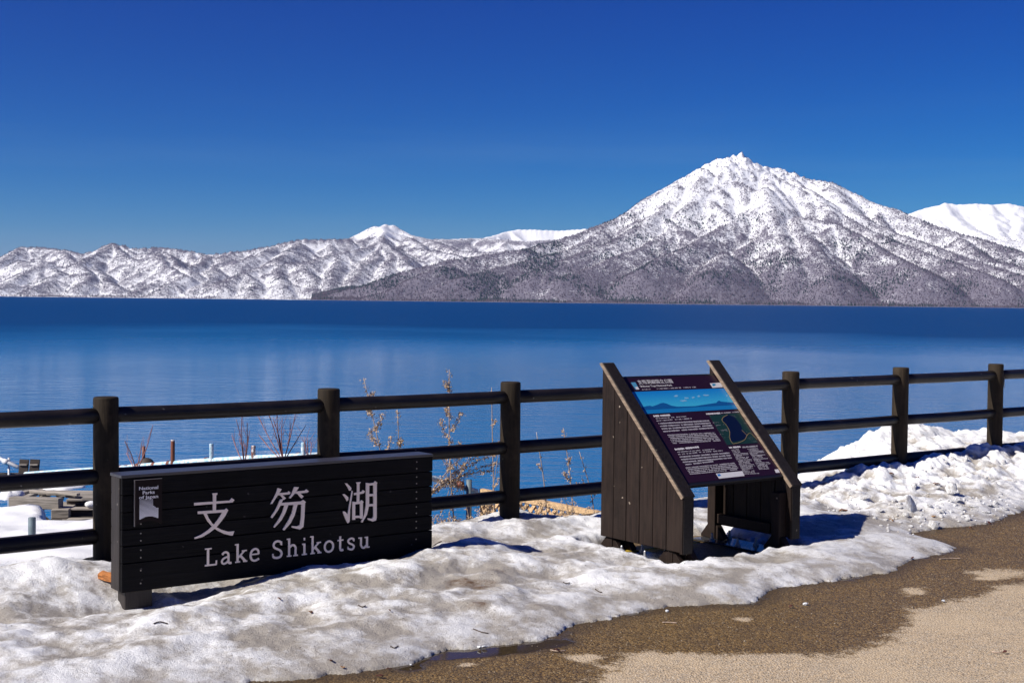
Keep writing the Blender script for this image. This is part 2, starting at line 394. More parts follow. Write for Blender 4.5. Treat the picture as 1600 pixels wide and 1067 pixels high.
def snow_h(u, v):
    """height of the near snow bank and the lumps on it"""
    sh = np.broadcast(u, v).shape; u = np.broadcast_to(u, sh).ravel(); v = np.broadcast_to(v, sh).ravel()
    # wobble the edge a little
    wu = u + .03 * fbm(u * 5, v * 5, 3, 50); wv = v + .035 * fbm(u * 6, v * 6, 3, 60)
    d = seg_dist(wu, wv, EDGE) * np.where(inside(wu, wv, SNOW_POLY), 1, -1)
    prof = np.where(d > 0, 1 - np.exp(-np.maximum(d, 0) / .16), 0)
    lump = fbm(u * 1.7, v * 2.2, 3, 1); l2 = fbm(u * 5.2, v * 5.6, 3, 9); l3 = fbm(u * 17, v * 17, 3, 21); l4 = ridged(u * 9, v * 9, 3, 33)
    thin = sstep(3.2, 4.2, u) * (1 - sstep(4.9, 5.6, u))           # thin wet sheet by the info board
    rough = sstep(5.0, 5.8, u) * (1 - sstep(-.25, .1, v))
    amp = sstep(0, .8, d)
    h = prof * (.060 + .02 * lump) + amp * (.022 + .024 * lump + .011 * l2) * (1 - .75 * thin) + prof * (.0040 * l3 - .005 * np.abs(fbm(u * 23, v * 23, 2, 44)) + .004 * (l4 - .5) * (1 - .6 * thin))
    h = h + rough * prof * (.014 * l2 + .008 * np.abs(l3))
    g = lambda cu, cv, su, sv, a: a * np.exp(-((u - cu) / su) ** 2 - ((v - cv) / sv) ** 2)
    h = h + g(1.25, -1.22, .50, .26, .085) + g(1.75, -1.0, .35, .3, .05) + g(.35, -1.55, .5, .25, .03) + g(1.9, -1.4, .3, .25, .04)
    h = h - g(-.28, -1.05, .26, .22, .10) - g(.2, -.95, .45, .18, .04)
    h = h + g(2.9, .12, .5, .22, .09) + g(2.4, -.05, .5, .3, .02) + g(-.55, -.1, .35, .2, .03) - g(2.95, -.25, .25, .18, .06)
    h = h - g(1.95, -1.72, .22, .12, .045) - (1 - sstep(3.4, 5.0, u)) * sstep(0.2, 1.6, u) * np.exp(-((v + .05) / .5) ** 2) * .008
    # right: ploughed heap against the fence
    h = h + sstep(4.6, 7.2, u) * np.exp(-((v + .30) / .75) ** 2) * (.075 + .03 * l2) + g(8.6, -.15, .8, .25, .07) + g(7.9, -.25, .3, .2, .05) + g(6.9, -.2, .35, .2, .03) + g(10.3, -.1, 1.0, .5, .12)
    h = h + g(4.95, -1.0, .35, .5, .04)
    # crest in front of the fence line, trough at the posts
    h = h + np.interp(u, (-3, -.9, -.6, -.45, -.3, 0, 1.0, 2.0, 3.1, 3.3, 3.5, 4), (.05, .09, .125, .135, .09, .05, .05, .068, .07, .05, -.02, 0)) * np.exp(-((v + .45) / .27) ** 2)
    h = h - (1 - sstep(3.6, 4.6, u)) * .055 * np.exp(-((v - .06) / .20) ** 2)
    # behind the fence on the right, shovelled-over mound
    mz = np.interp(u, (6.4, 7.0, 7.35, 7.6, 7.8, 8.05, 8.4, 8.76, 9.2, 9.64, 9.87, 10.34, 10.65, 11.1, 14), (0, .12, .31, .42, .48, .58, .67, .69, .64, .55, .58, .51, .44, .47, .45))
    h = h + mz * np.exp(-((v - 1.0) / np.where(v < 1.0, .70, .55)) ** 2) * (1 + .05 * l2 + .03 * l3)
    h = np.where(d > 0, np.maximum(h, .004), -.03)
    # melted hollow round the info board
    iu = np.maximum(np.maximum(IB_U0 + .0 - u, u - IB_U1 - .0), 0); iv = np.maximum(np.maximum(VF + .06 - v, v - IB_VR - .02), 0)
    dh = np.hypot(iu, iv) + .05 * l2
    k = sstep(.0, .17, dh)
    h = np.where(d > 0, h * k - (1 - k) * .03, h)
    z = h + bank_z(u, v) * 1.0
    return z.reshape(sh), d.reshape(sh), h.reshape(sh)

# ---- road / ground sheet
def make_ground():
    us = np.concatenate([np.linspace(-400, -5, 14), np.linspace(-4, 13, 420), np.linspace(14, 400, 14)])
    vs = np.concatenate([np.linspace(-400, -8, 12), np.linspace(-7, -1.0, 170), np.linspace(-.9, .25, 6)])
    UU, VV = np.meshgrid(us, vs)
    P = ORG + UU[..., None] * Uv + VV[..., None] * Vv
    P[..., 2] = 0.004 * fbm(UU * .7, VV * .7, 3, 70) * (np.abs(UU) < 14) - .004
    o = mesh_obj('ground', P.reshape(-1, 3), grid_faces(len(vs), len(us)), make_ground_mat(), smooth=True)
    dry_px = [(1700, 905), (1600, 912), (1560, 915), (1548, 925), (1490, 938), (1420, 950), (1425, 970), (1390, 996), (1350, 1012), (1310, 1021), (1250, 1021), (1200, 1019),
              (1100, 1022), (1060, 1017), (1020, 1016), (980, 1021), (965, 1032), (950, 1045), (925, 1067), (900, 1100), (1900, 1300)]
    dp = np.array([uvz(at_z(x, y))[:2] for x, y in dry_px])
    dp = np.vstack([dp, [4, -9], [30, -9], [30, 0.5]])
    sd_ = seg_dist(UU.ravel(), VV.ravel(), np.vstack([dp, dp[:1]])) * np.where(inside(UU.ravel(), VV.ravel(), dp), 1, -1)
    for (x, y, rx, ry) in [(1430, 922, 17, 5.5), (1565, 894, 44, 6), (1545, 902, 26, 3), (1163, 967, 14, 3.5), (912, 1025, 26, 7), (730, 1036, 12, 2.5), (960, 1040, 20, 5)]:
        c = np.array(uvz(at_z(x, y))[:2]); a = np.array(uvz(at_z(x + rx, y))[:2]) - c; b_ = np.array(uvz(at_z(x, y - ry))[:2]) - c
        Mi = np.linalg.inv(np.stack([a, b_], 1)); q = np.stack([UU.ravel() - c[0], VV.ravel() - c[1]], 0)
        rr = np.hypot(*(Mi @ q)); sd_ = np.maximum(sd_, (1 - rr) * .12)
    far = np.hypot(UU.ravel() - 2, VV.ravel() + 4) > 14
    sd_ = np.where(far, .6, sd_)
    attr(o, 'dry', sd_)
    es = seg_dist(UU.ravel(), VV.ravel(), EDGE)
    for (x, y) in ((700, 1022), (740, 1016), (780, 1013), (830, 1010), (870, 1004)):
        c = uvz(at_z(x, y)); es = es - .20 * np.exp(-((UU.ravel() - c[0]) / .12) ** 2 - ((VV.ravel() - c[1]) / .09) ** 2)
    attr(o, 'edge', es)
    return tag(o, kind='structure')
def make_ground_mat():
    m, t, b = mat_new('wet_and_dry_gravelly_asphalt')
    v = coords(t)
    a = t.nodes.new('ShaderNodeAttribute'); a.attribute_name = 'dry'
    e = t.nodes.new('ShaderNodeAttribute'); e.attribute_name = 'edge'
    n1 = noise(t, v, 7, 5, .65); n2 = noise(t, v, 60, 4, .7); n3 = noise(t, v, 1.3, 4, .6)
    s = math_n(t, 'ADD', a.outputs['Fac'], mapr(t, n1, .3, .7, -.07, .07))
    s = math_n(t, 'ADD', s, mapr(t, n2, .3, .7, -.05, .05))
    dry = mapr(t, s, -.035, .035)
    vo = nd(t, 'ShaderNodeTexVoronoi', Scale=85.0); t.links.new(v, vo.inputs['Vector'])
    vb = nd(t, 'ShaderNodeTexVoronoi', Scale=190.0); t.links.new(v, vb.inputs['Vector'])
    sep = t.nodes.new('ShaderNodeSeparateColor'); t.links.new(vo.outputs['Color'], sep.inputs[0])
    sep2 = t.nodes.new('ShaderNodeSeparateColor'); t.links.new(vb.outputs['Color'], sep2.inputs[0])
    # dry: pale beige sand binder with grey and dark stones
    cd_ = mixc(t, mapr(t, sep.outputs[0], .35, .95), (.52, .395, .255), (.34, .27, .19))
    cd_ = mixc(t, mapr(t, sep2.outputs[1], .86, .92), cd_, (.10, .085, .07))
    cd_ = mixc(t, mapr(t, sep2.outputs[2], .9, .94), cd_, (.60, .53, .43))
    cd_ = mixc(t, mapr(t, n3, .45, .62, 0, .5), cd_, (.55, .43, .285))
    cd_ = mixc(t, mapr(t, n1, .5, .75, 0, .3), cd_, (.36, .32, .27))
    cw = mixc(t, mapr(t, sep.outputs[0], .2, .95), (.105, .064, .022), (.25, .155, .055))
    cw = mixc(t, mapr(t, sep2.outputs[1], .80, .88), cw, (.022, .016, .010))
    cw = mixc(t, mapr(t, sep2.outputs[2], .93, .96), cw, (.34, .26, .15))
    cw = mixc(t, mapr(t, n1, .45, .72, 0, .55), cw, (.075, .052, .030))
    c = mixc(t, dry, cw, cd_)
    # film of meltwater hugging the snow
    pud = mapr(t, math_n(t, 'ADD', e.outputs['Fac'], mapr(t, n3, .35, .65, -.05, .25)), .02, .07, 1, 0)
    c = mixc(t, math_n(t, 'MULTIPLY', pud, .75), c, (.035, .028, .020))
    c = mixc(t, mapr(t, math_n(t, 'ADD', e.outputs['Fac'], mapr(t, n1, .3, .7, -.04, .04)), .03, .16, .6, 0), c, (.040, .028, .016))
    t.links.new(c, b.inputs['Base Color'])
    r = mapr(t, dry, 0, 1, .50, .9)
    rm2 = t.nodes.new('ShaderNodeMix'); rm2.data_type = 'FLOAT'; t.links.new(pud, rm2.inputs['Factor']); t.links.new(r, rm2.inputs['A']); rm2.inputs['B'].default_value = .06
    t.links.new(rm2.outputs['Result'], b.inputs['Roughness'])
    b.inputs['Specular IOR Level'].default_value = .35
    h = math_n(t, 'ADD', math_n(t, 'MULTIPLY', vo.outputs['Distance'], -.8), math_n(t, 'MULTIPLY', vb.outputs['Distance'], -.4))
    h = math_n(t, 'MULTIPLY', h, math_n(t, 'SUBTRACT', 1.0, pud))
    bump(t, b, h, .8, .008)
    return m
make_ground()

# ---- shore bank beyond the fence
def make_bank():
    us = np.concatenate([np.linspace(-300, -9, 14), np.linspace(-8, 16, 100), np.linspace(18, 300, 14)])
    vs = np.concatenate([np.linspace(.1, 16, 110), np.linspace(18, 60, 6)])
    UU, VV = np.meshgrid(us, vs)
    P = ORG + UU[..., None] * Uv + VV[..., None] * Vv
    P[..., 2] = bank_z(UU, VV) - .05 + .05 * fbm(UU * 1.1, VV * 1.1, 4, 80)
    m, t, b = mat_new('bank_earth_and_dead_grass')
    v = coords(t); n = noise(t, v, 6, 6, .7); n2 = noise(t, v, 40, 4, .7)
    c = mixc(t, mapr(t, n, .35, .65), (.05, .036, .022), (.16, .105, .055)); c = mixc(t, mapr(t, n2, .45, .7), c, (.07, .05, .03))
    t.links.new(c, b.inputs['Base Color']); b.inputs['Roughness'].default_value = .95; bump(t, b, n2, .6, .03)
    o = mesh_obj('shore_bank', P.reshape(-1, 3), grid_faces(len(vs), len(us)), m, smooth=True)
    return tag(o, kind='structure')
make_bank()

# ---- near snow bank
def make_snow_bank():
    us = np.concatenate([np.linspace(-40, -6, 12), np.linspace(-5, -2, 40), np.arange(-1.95, 9.0, .0155), np.linspace(9.05, 14, 120), np.linspace(15, 60, 10)])
    vs = np.concatenate([np.arange(-2.95, .5, .0150), np.linspace(.52, 2.6, 75)])
    UU, VV = np.meshgrid(us, vs)
    Z, D, Hh = snow_h(UU, VV)
    # let the back edge dive below the bank
    Z = Z - sstep(1.7, 2.4, VV) * .6
    mid = sstep(.3, .9, UU) * (1 - sstep(5.0, 5.8, UU))       # bare bank shows behind the fence in the middle
    Z = Z - mid * sstep(.07, .34, VV) * .55
    P = ORG + UU[..., None] * Uv + VV[..., None] * Vv; P[..., 2] = Z
    o = mesh_obj('snow_bank', P.reshape(-1, 3), grid_faces(len(vs), len(us)), M_snow, smooth=True)
    # dirt: hollows and the melting front; clean on crests and behind the fence
    l2 = fbm(UU * 1.1, VV * 1.6, 4, 90)
    lap = Hh - (np.roll(Hh, 9, 0) + np.roll(Hh, -9, 0) + np.roll(Hh, 9, 1) + np.roll(Hh, -9, 1)) / 4
    dirt = .25 + .30 * l2 - np.clip(lap * 14, -.45, .5)
    dirt = dirt - .45 * sstep(.05, .4, VV) - .22 * sstep(5.2, 6.2, UU) + .16 * (1 - sstep(0, .45, D))
    for (x, y, rx, ry, am) in ((742, 908, .15, .10, 1.5), (720, 903, .08, .08, 1.1), (776, 893, .08, .16, 1.3), (738, 939, .055, .05, 1.4), (755, 939, .04, .04, 1.1), (845, 935, .06, .05, 1.2), (875, 935, .03, .05, .9), (400, 988, .10, .10, .9), (235, 950, .12, .12, .8), (100, 975, .10, .10, .9)):
        c = at_z(x, y, .10); dirt = dirt + am * np.exp(-((P[..., 0] - c[0]) / rx) ** 2 - ((P[..., 1] - c[1]) / ry) ** 2)
    attr(o, 'dirt', dirt)
    ice = (1 - sstep(.05, .85, D)) * (.75 + .3 * l2) + sstep(3.0, 4.0, UU) * (1 - sstep(4.9, 5.5, UU)) * .35
    attr(o, 'ice', np.clip(ice, 0, 1))
    return tag(o, kind='structure')
snow_bank = make_snow_bank()
def snow_z(u, v): return float(snow_h(np.array([u]), np.array([v]))[0][0])

# lumps of broken snow and ice on the ploughed heap (pieces of the bank)
def clump_mesh(seed, flat=1.0):
    bm = bmesh.new(); bmesh.ops.create_icosphere(bm, subdivisions=2, radius=1)
    r = np.random.default_rng(seed); k = r.normal(size=(7, 3)); k /= np.linalg.norm(k, axis=1)[:, None]
    cut = r.uniform(.40, .85, 7)
    for vv in bm.verts:
        p = np.array(vv.co); s = 1.0
        for n, c in zip(k, cut):
            q = p @ n
            if q > c: p = p - n * (q - c) * .9
        p *= 1 + .10 * math.sin(p[0] * 5 + seed) * math.cos(p[1] * 4.3 + seed * 2)
        p[2] *= flat; vv.co = p
    me = bpy.data.meshes.new('snow_clump'); bm.to_mesh(me); bm.free()
    me.materials.append(M_snow); return me
clumps = [clump_mesh(s, f) for s, f in ((1, .8), (2, .7), (3, .9), (4, .55), (5, .75), (6, .35))]
def clump(x, y, size_px, k=None, tilt=.3, emb=.25):
    z = .12
    for _ in range(8):
        P = at_z(x, y, z); u, v, _z = uvz(P); z = z * .5 + .5 * snow_z(u, v)
    P = at_z(x, y, z); Dp = P[1]; uu, vv_, _z = uvz(P)
    if abs(snow_z(uu, vv_) - z) > .02 or vv_ > -.05: return None
    s = size_px / 2 * Dp / FPX
    me = clumps[k if k is not None else random.randrange(6)]
    emb += .18
    o = bpy.data.objects.new('snow_clump', me); put(o, snow_bank)
    o.location = (P[0], P[1], z + s * (.55 - emb)); o.scale = (s * random.uniform(.8, 1.3), s * random.uniform(.8, 1.2), s * random.uniform(.7, 1.1))
    o.rotation_euler = (random.uniform(-tilt, tilt), random.uniform(-tilt, tilt), random.uniform(0, 6.28)); return o
clump(1487, 772, 26, 0, .3, -.35); clump(1478, 765, 22, 2, .3, -.45); clump(1494, 781, 18, 1)
o = clump(1424, 797, 30, 5, .2, -.3)
if o: o.rotation_euler = (1.1, .5, .5)
for (x, y, s) in [(1375, 797, 14), (1405, 789, 13), (1428, 760, 14), (1330, 772, 13), (1458, 822, 22), (1470, 800, 15), (1440, 812, 14), (1500, 795, 13), (1520, 792, 16),
                  (1540, 800, 14), (1556, 787, 14), (1510, 808, 12), (1350, 777, 18), (1397, 782, 10), (1480, 824, 12), (1528, 783, 10), (1545, 790, 12), (1570, 795, 12), (1452, 790, 11), (1415, 805, 11)]:
    clump(x, y, s)
for k in range(75):
    x = random.gauss(1470, 55); y = random.gauss(0, 14) + 845 - (x - 1330) * .30 - random.random() * 45 + 10
    if 1320 < x < 1600 and y < 830: clump(x, y, random.uniform(4.5, 9.5))
for k in range(26):
    x = random.uniform(1440, 1610); clump(x, 708 + (1560 - x) * .10 + random.uniform(-4, 22), random.uniform(5, 12), None, .4, .1)
def crumbs():
    G = Geo(); r = random.Random(5)
    for k in range(260):
        u = r.gauss(6.3, .75); v = r.uniform(-1.9, -.5)
        z = snow_z(u, v)
        s = r.uniform(.004, .014)
        p = W(u, v, z + s * .4)
        V = [p + np.array(q) * s * r.uniform(.7, 1.3) for q in ((1, 0, 0), (0, 1, 0), (-1, 0, 0), (0, -1, 0), (0, 0, .8), (0, 0, -.8))]
        G.add(V, [(0, 1, 4), (1, 2, 4), (2, 3, 4), (3, 0, 4), (1, 0, 5), (2, 1, 5), (3, 2, 5), (0, 3, 5)])
    o = G.build('snow_crumbs', M_snow, snow_bank); o['kind'] = 'stuff'
crumbs()

# ---- far snow slope left of the sign, beyond the fence
def make_snow_slope():
    us = np.linspace(-14, 6, 230); vs = np.concatenate([np.linspace(.25, 11.2, 220)])
    UU, VV = np.meshgrid(us, vs)
    P = ORG + UU[..., None] * Uv + VV[..., None] * Vv
    pxa = 800 + FPX * P[..., 0] / P[..., 1]
    n = fbm(UU * .5, VV * .35, 4, 100); n2 = fbm(UU * 2.2, VV * 1.4, 3, 104)
    z = bank_z(UU, VV) + .10 + .08 * n + .03 * n2
    z = z + .03 * (1 - sstep(82, 128, pxa)) * sstep(7.0, 9.0, VV)             # drift against the jetty
    vcut = 9.6 - 3.7 * sstep(48, 96, pxa + 14 * n2)
    z = z - sstep(180, 250, pxa) * .8 - sstep(0, .6, VV + .3 * n - vcut) * 1.3
    P[..., 2] = z
    o = mesh_obj('snow_slope', P.reshape(-1, 3), grid_faces(len(vs), len(us)), M_snowc, smooth=True)
    return tag(o, kind='structure')
make_snow_slope()

# ---- lake
def make_lake():
    m, t, b = mat_new('lake_water')
    b.inputs['Base Color'].default_value = (.006, .055, .165, 1); b.inputs['IOR'].default_value = 1.333
    b.inputs['Roughness'].default_value = .07; b.inputs['Specular IOR Level'].default_value = .32
    g = t.nodes.new('ShaderNodeNewGeometry')
    def mp_(sc, rz=0):
        q = t.nodes.new('ShaderNodeMapping'); q.inputs['Scale'].default_value = sc; q.inputs['Rotation'].default_value = (0, 0, rz)
        t.links.new(g.outputs['Position'], q.inputs[0]); return q.outputs[0]
    sep = t.nodes.new('ShaderNodeSeparateXYZ'); t.links.new(g.outputs['Position'], sep.inputs[0])
    # wind: calm in the lee of the shore, ruffled further out, with drifting cat's-paws
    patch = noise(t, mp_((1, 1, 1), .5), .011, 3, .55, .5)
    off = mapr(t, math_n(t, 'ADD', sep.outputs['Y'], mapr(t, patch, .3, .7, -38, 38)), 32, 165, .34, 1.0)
    w1 = noise(t, mp_((.75, 2.0, 1), .22), 1.15, 4, .55, .6)
    w2 = noise(t, mp_((1, 2.2, 1), -.1), .42, 4, .6, .3)
    w3 = noise(t, mp_((1, 1.8, 1), .2), 6.5, 3, .6)
    h = math_n(t, 'ADD', math_n(t, 'MULTIPLY', w1, .040), math_n(t, 'MULTIPLY', math_n(t, 'MULTIPLY', w2, .20), mapr(t, off, .40, .9, .12, 1))); h = math_n(t, 'ADD', h, math_n(t, 'MULTIPLY', w3, .008))
    h = math_n(t, 'MULTIPLY', h, mapr(t, off, .34, 1, 1.15, 2.2))
    bn = nd(t, 'ShaderNodeBump', Distance=1.0, Strength=1.0); t.links.new(h, bn.inputs['Height']); t.links.new(bn.outputs[0], b.inputs['Normal'])
    t.links.new(mapr(t, off, .34, 1, .06, .42), b.inputs['Roughness'])
    t.links.new(mixc(t, mapr(t, off, .34, 1), (.003, .150, .365), (.001, .042, .150)), b.inputs['Base Color'])   # sky reflection put into the base colour: lighter near, darker offshore
    bm = bmesh.new()
    ys = [9, 40, 200, 1000, 5000, 16000, 40000]
    rows = []
    for y in ys:
        x = 300 + y * 1.6; rows.append([bm.verts.new((sx * x, y, LAKE_Z)) for sx in (-1, -.5, 0, .5, 1)])
    for a, c in zip(rows, rows[1:]):
        for k in range(4): bm.faces.new((a[k], a[k + 1], c[k + 1], c[k]))
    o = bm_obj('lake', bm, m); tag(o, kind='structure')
make_lake()

# ================================================================== MOUNTAINS
def horizon_y(x): return 533.5 - FPX * math.tan(PITCH) + (x - 800) * math.tan(ROLL)
def ridge_pts(spec, step=45.0):
    """(px, py, distance) control points of a ridge line to 3-D points every `step` metres"""
    P = [at_d(x, y, r) for x, y, r in spec]; out = []
    for a, b_ in zip(P[:-1], P[1:]):
        n = max(1, int(np.linalg.norm(b_ - a) / step))
        for k in range(n): out.append(a + (b_ - a) * k / n)
    out.append(P[-1]); return np.array(out)
def field(AA, RR, X, Y, sets):
    """tents of slopes hung from ridge points: the highest tent wins; each point only touches its neighbourhood.
    sets: (points, slope at shore level, slope at zref, zref)"""
    out = np.full(X.shape, -1e9); A = AA[0]; Rr = RR[:, 0]
    for pts, klo, khi, zref in sets:
        kk = klo + (khi - klo) * np.clip(pts[:, 2] / zref, 0, 1)
        for p, k in zip(pts, kk):
            rad = (max(p[2], 0) + 60) / k + 130
            i0, i1 = np.searchsorted(Rr, (p[1] - rad, p[1] + rad)); pa = 800 + FPX * p[0] / p[1]; da = rad / max(p[1] - rad, 2000) * FPX
            j0, j1 = np.searchsorted(A, (pa - da, pa + da))
            if i1 <= i0 or j1 <= j0: continue
            d2 = (X[i0:i1, j0:j1] - p[0]) ** 2 + (Y[i0:i1, j0:j1] - p[1]) ** 2
            np.maximum(out[i0:i1, j0:j1], p[2] - k * (np.sqrt(d2 + 700.0) - 26.0) + 3.0, out=out[i0:i1, j0:j1])
    return out
def branches(lines, seed, spacing, lmax, slope, ang=(42, 75), step=40.0, zmin=25):
    """side spurs falling away from every ridge line; returns their point chains"""
    r = random.Random(seed); res = []
    for L_ in lines:
        if len(L_) < 3: continue
        acc = r.uniform(0, spacing)
        for i in range(1, len(L_) - 1):
            acc += np.linalg.norm(L_[i][:2] - L_[i - 1][:2])
            if acc < spacing: continue
            acc = r.uniform(-.3, .2) * spacing
            t = L_[i + 1] - L_[i - 1]; t = t[:2] / (np.linalg.norm(t[:2]) + 1e-9)
            if L_[i + 1][2] > L_[i - 1][2]: t = -t
            for sd_ in (-1, 1):
                if r.random() < .12: continue
                an = sd_ * R(r.uniform(*ang)); d = np.array([t[0] * math.cos(an) - t[1] * math.sin(an), t[0] * math.sin(an) + t[1] * math.cos(an)])
                if d[1] > .45: continue
                p = L_[i].copy(); p[2] -= 3; ln = lmax * r.uniform(.55, 1.2); sl = r.uniform(*slope); ch = [p.copy()]; curve = r.uniform(-.0012, .0012); dist = 0
                while dist < ln and p[2] > zmin:
                    c, s_ = math.cos(curve * step), math.sin(curve * step); d = np.array([d[0] * c - d[1] * s_, d[0] * s_ + d[1] * c])
                    p = p + np.array([d[0] * step, d[1] * step, -sl * step * (1 + .25 * math.sin(dist / 90 + i))]); dist += step; ch.append(p.copy())
                res.append(np.array(ch))
    return res
def polar(a0, a1, da, rs):
    A = np.arange(a0, a1, da); AA, RR = np.meshgrid(A, rs)
    return AA, RR, (AA - 800) / FPX * RR, RR          # X, Y (depth)
def blur(Z, n):
    for _ in range(n):
        Z = (Z + np.roll(Z, 1, 0) + np.roll(Z, -1, 0) + np.roll(Z, 1, 1) + np.roll(Z, -1, 1)) / 5
    return Z

def mount_mat(name, treeline, top, snowy=.0, scale=1.0):
    m, t, b = mat_new(name)
    g = t.nodes.new('ShaderNodeNewGeometry'); sep = t.nodes.new('ShaderNodeSeparateXYZ'); t.links.new(g.outputs['Position'], sep.inputs[0])
    def nz(s, d=4, r=.6):
        n = nd(t, 'ShaderNodeTexNoise', Scale=s * scale, Detail=d, Roughness=r); t.links.new(g.outputs['Position'], n.inputs['Vector']); return n.outputs['Fac']
    at = t.nodes.new('ShaderNodeAttribute'); at.attribute_name = 'wood'
    fine = nz(.085, 3, .7); mid = nz(.012, 5, .65); big = nz(.0022, 4, .6)
    f = math_n(t, 'ADD', at.outputs['Fac'], mapr(t, mid, .3, .7, -.24, .24)); f = math_n(t, 'ADD', f, mapr(t, fine, .3, .7, -.34, .34))
    cov = mapr(t, f, .30, .78)
    c = mixc(t, cov, (.84, .85, .88), (.165, .150, .185))
    rk = t.nodes.new('ShaderNodeAttribute'); rk.attribute_name = 'rock'
    c = mixc(t, mapr(t, math_n(t, 'ADD', rk.outputs['Fac'], mapr(t, nz(.03, 4, .7), .35, .65, -.4, .4)), .55, .7, 0, .85), c, (.11, .095, .10))
    t.links.new(c, b.inputs['Base Color']); b.inputs['Roughness'].default_value = .9; b.inputs['Specular IOR Level'].default_value = .1
    bump(t, b, fine, .5, 6.0)
    return m
M_bare = plain('bare_forest', (.090, .074, .098), .95, spec=.05)
M_conif = plain('conifer_forest', (.030, .045, .048), .95, spec=.05)

def scatter_trees(name, AA, RR, Z, dens, count, mat, hgt, rad, seed, parent_kind='stuff'):
    r = np.random.default_rng(seed); nr, nc = AA.shape
    i = r.uniform(0, nr - 1.001, count); j = r.uniform(0, nc - 1.001, count)
    i0 = i.astype(int); j0 = j.astype(int); fi = i - i0; fj = j - j0
    def bil(Q): return (Q[i0, j0] * (1 - fi) + Q[i0 + 1, j0] * fi) * (1 - fj) + (Q[i0, j0 + 1] * (1 - fi) + Q[i0 + 1, j0 + 1] * fi) * fj
    keep = r.uniform(size=count) < bil(dens)
    a, rr, z = bil(AA)[keep], bil(RR)[keep], bil(Z)[keep]; n = len(a)
    x = (a - 800) / FPX * rr; h = hgt * r.uniform(.6, 1.25, n); w_ = rad * r.uniform(.6, 1.3, n); th = r.uniform(0, 6.28, n)
    V = np.zeros((n, 4, 3))
    for k in range(3):
        V[:, k, 0] = x + np.cos(th + k * 2.094) * w_; V[:, k, 1] = rr + np.sin(th + k * 2.094) * w_; V[:, k, 2] = z - 1
    V[:, 3, 0] = x; V[:, 3, 1] = rr; V[:, 3, 2] = z + h
    b4 = np.arange(n)[:, None] * 4
    F = np.concatenate([b4 + np.array([[0, 1, 3]]), b4 + np.array([[1, 2, 3]]), b4 + np.array([[2, 0, 3]])])
    o = mesh_obj(name, V.reshape(-1, 3), F, mat)
    return o

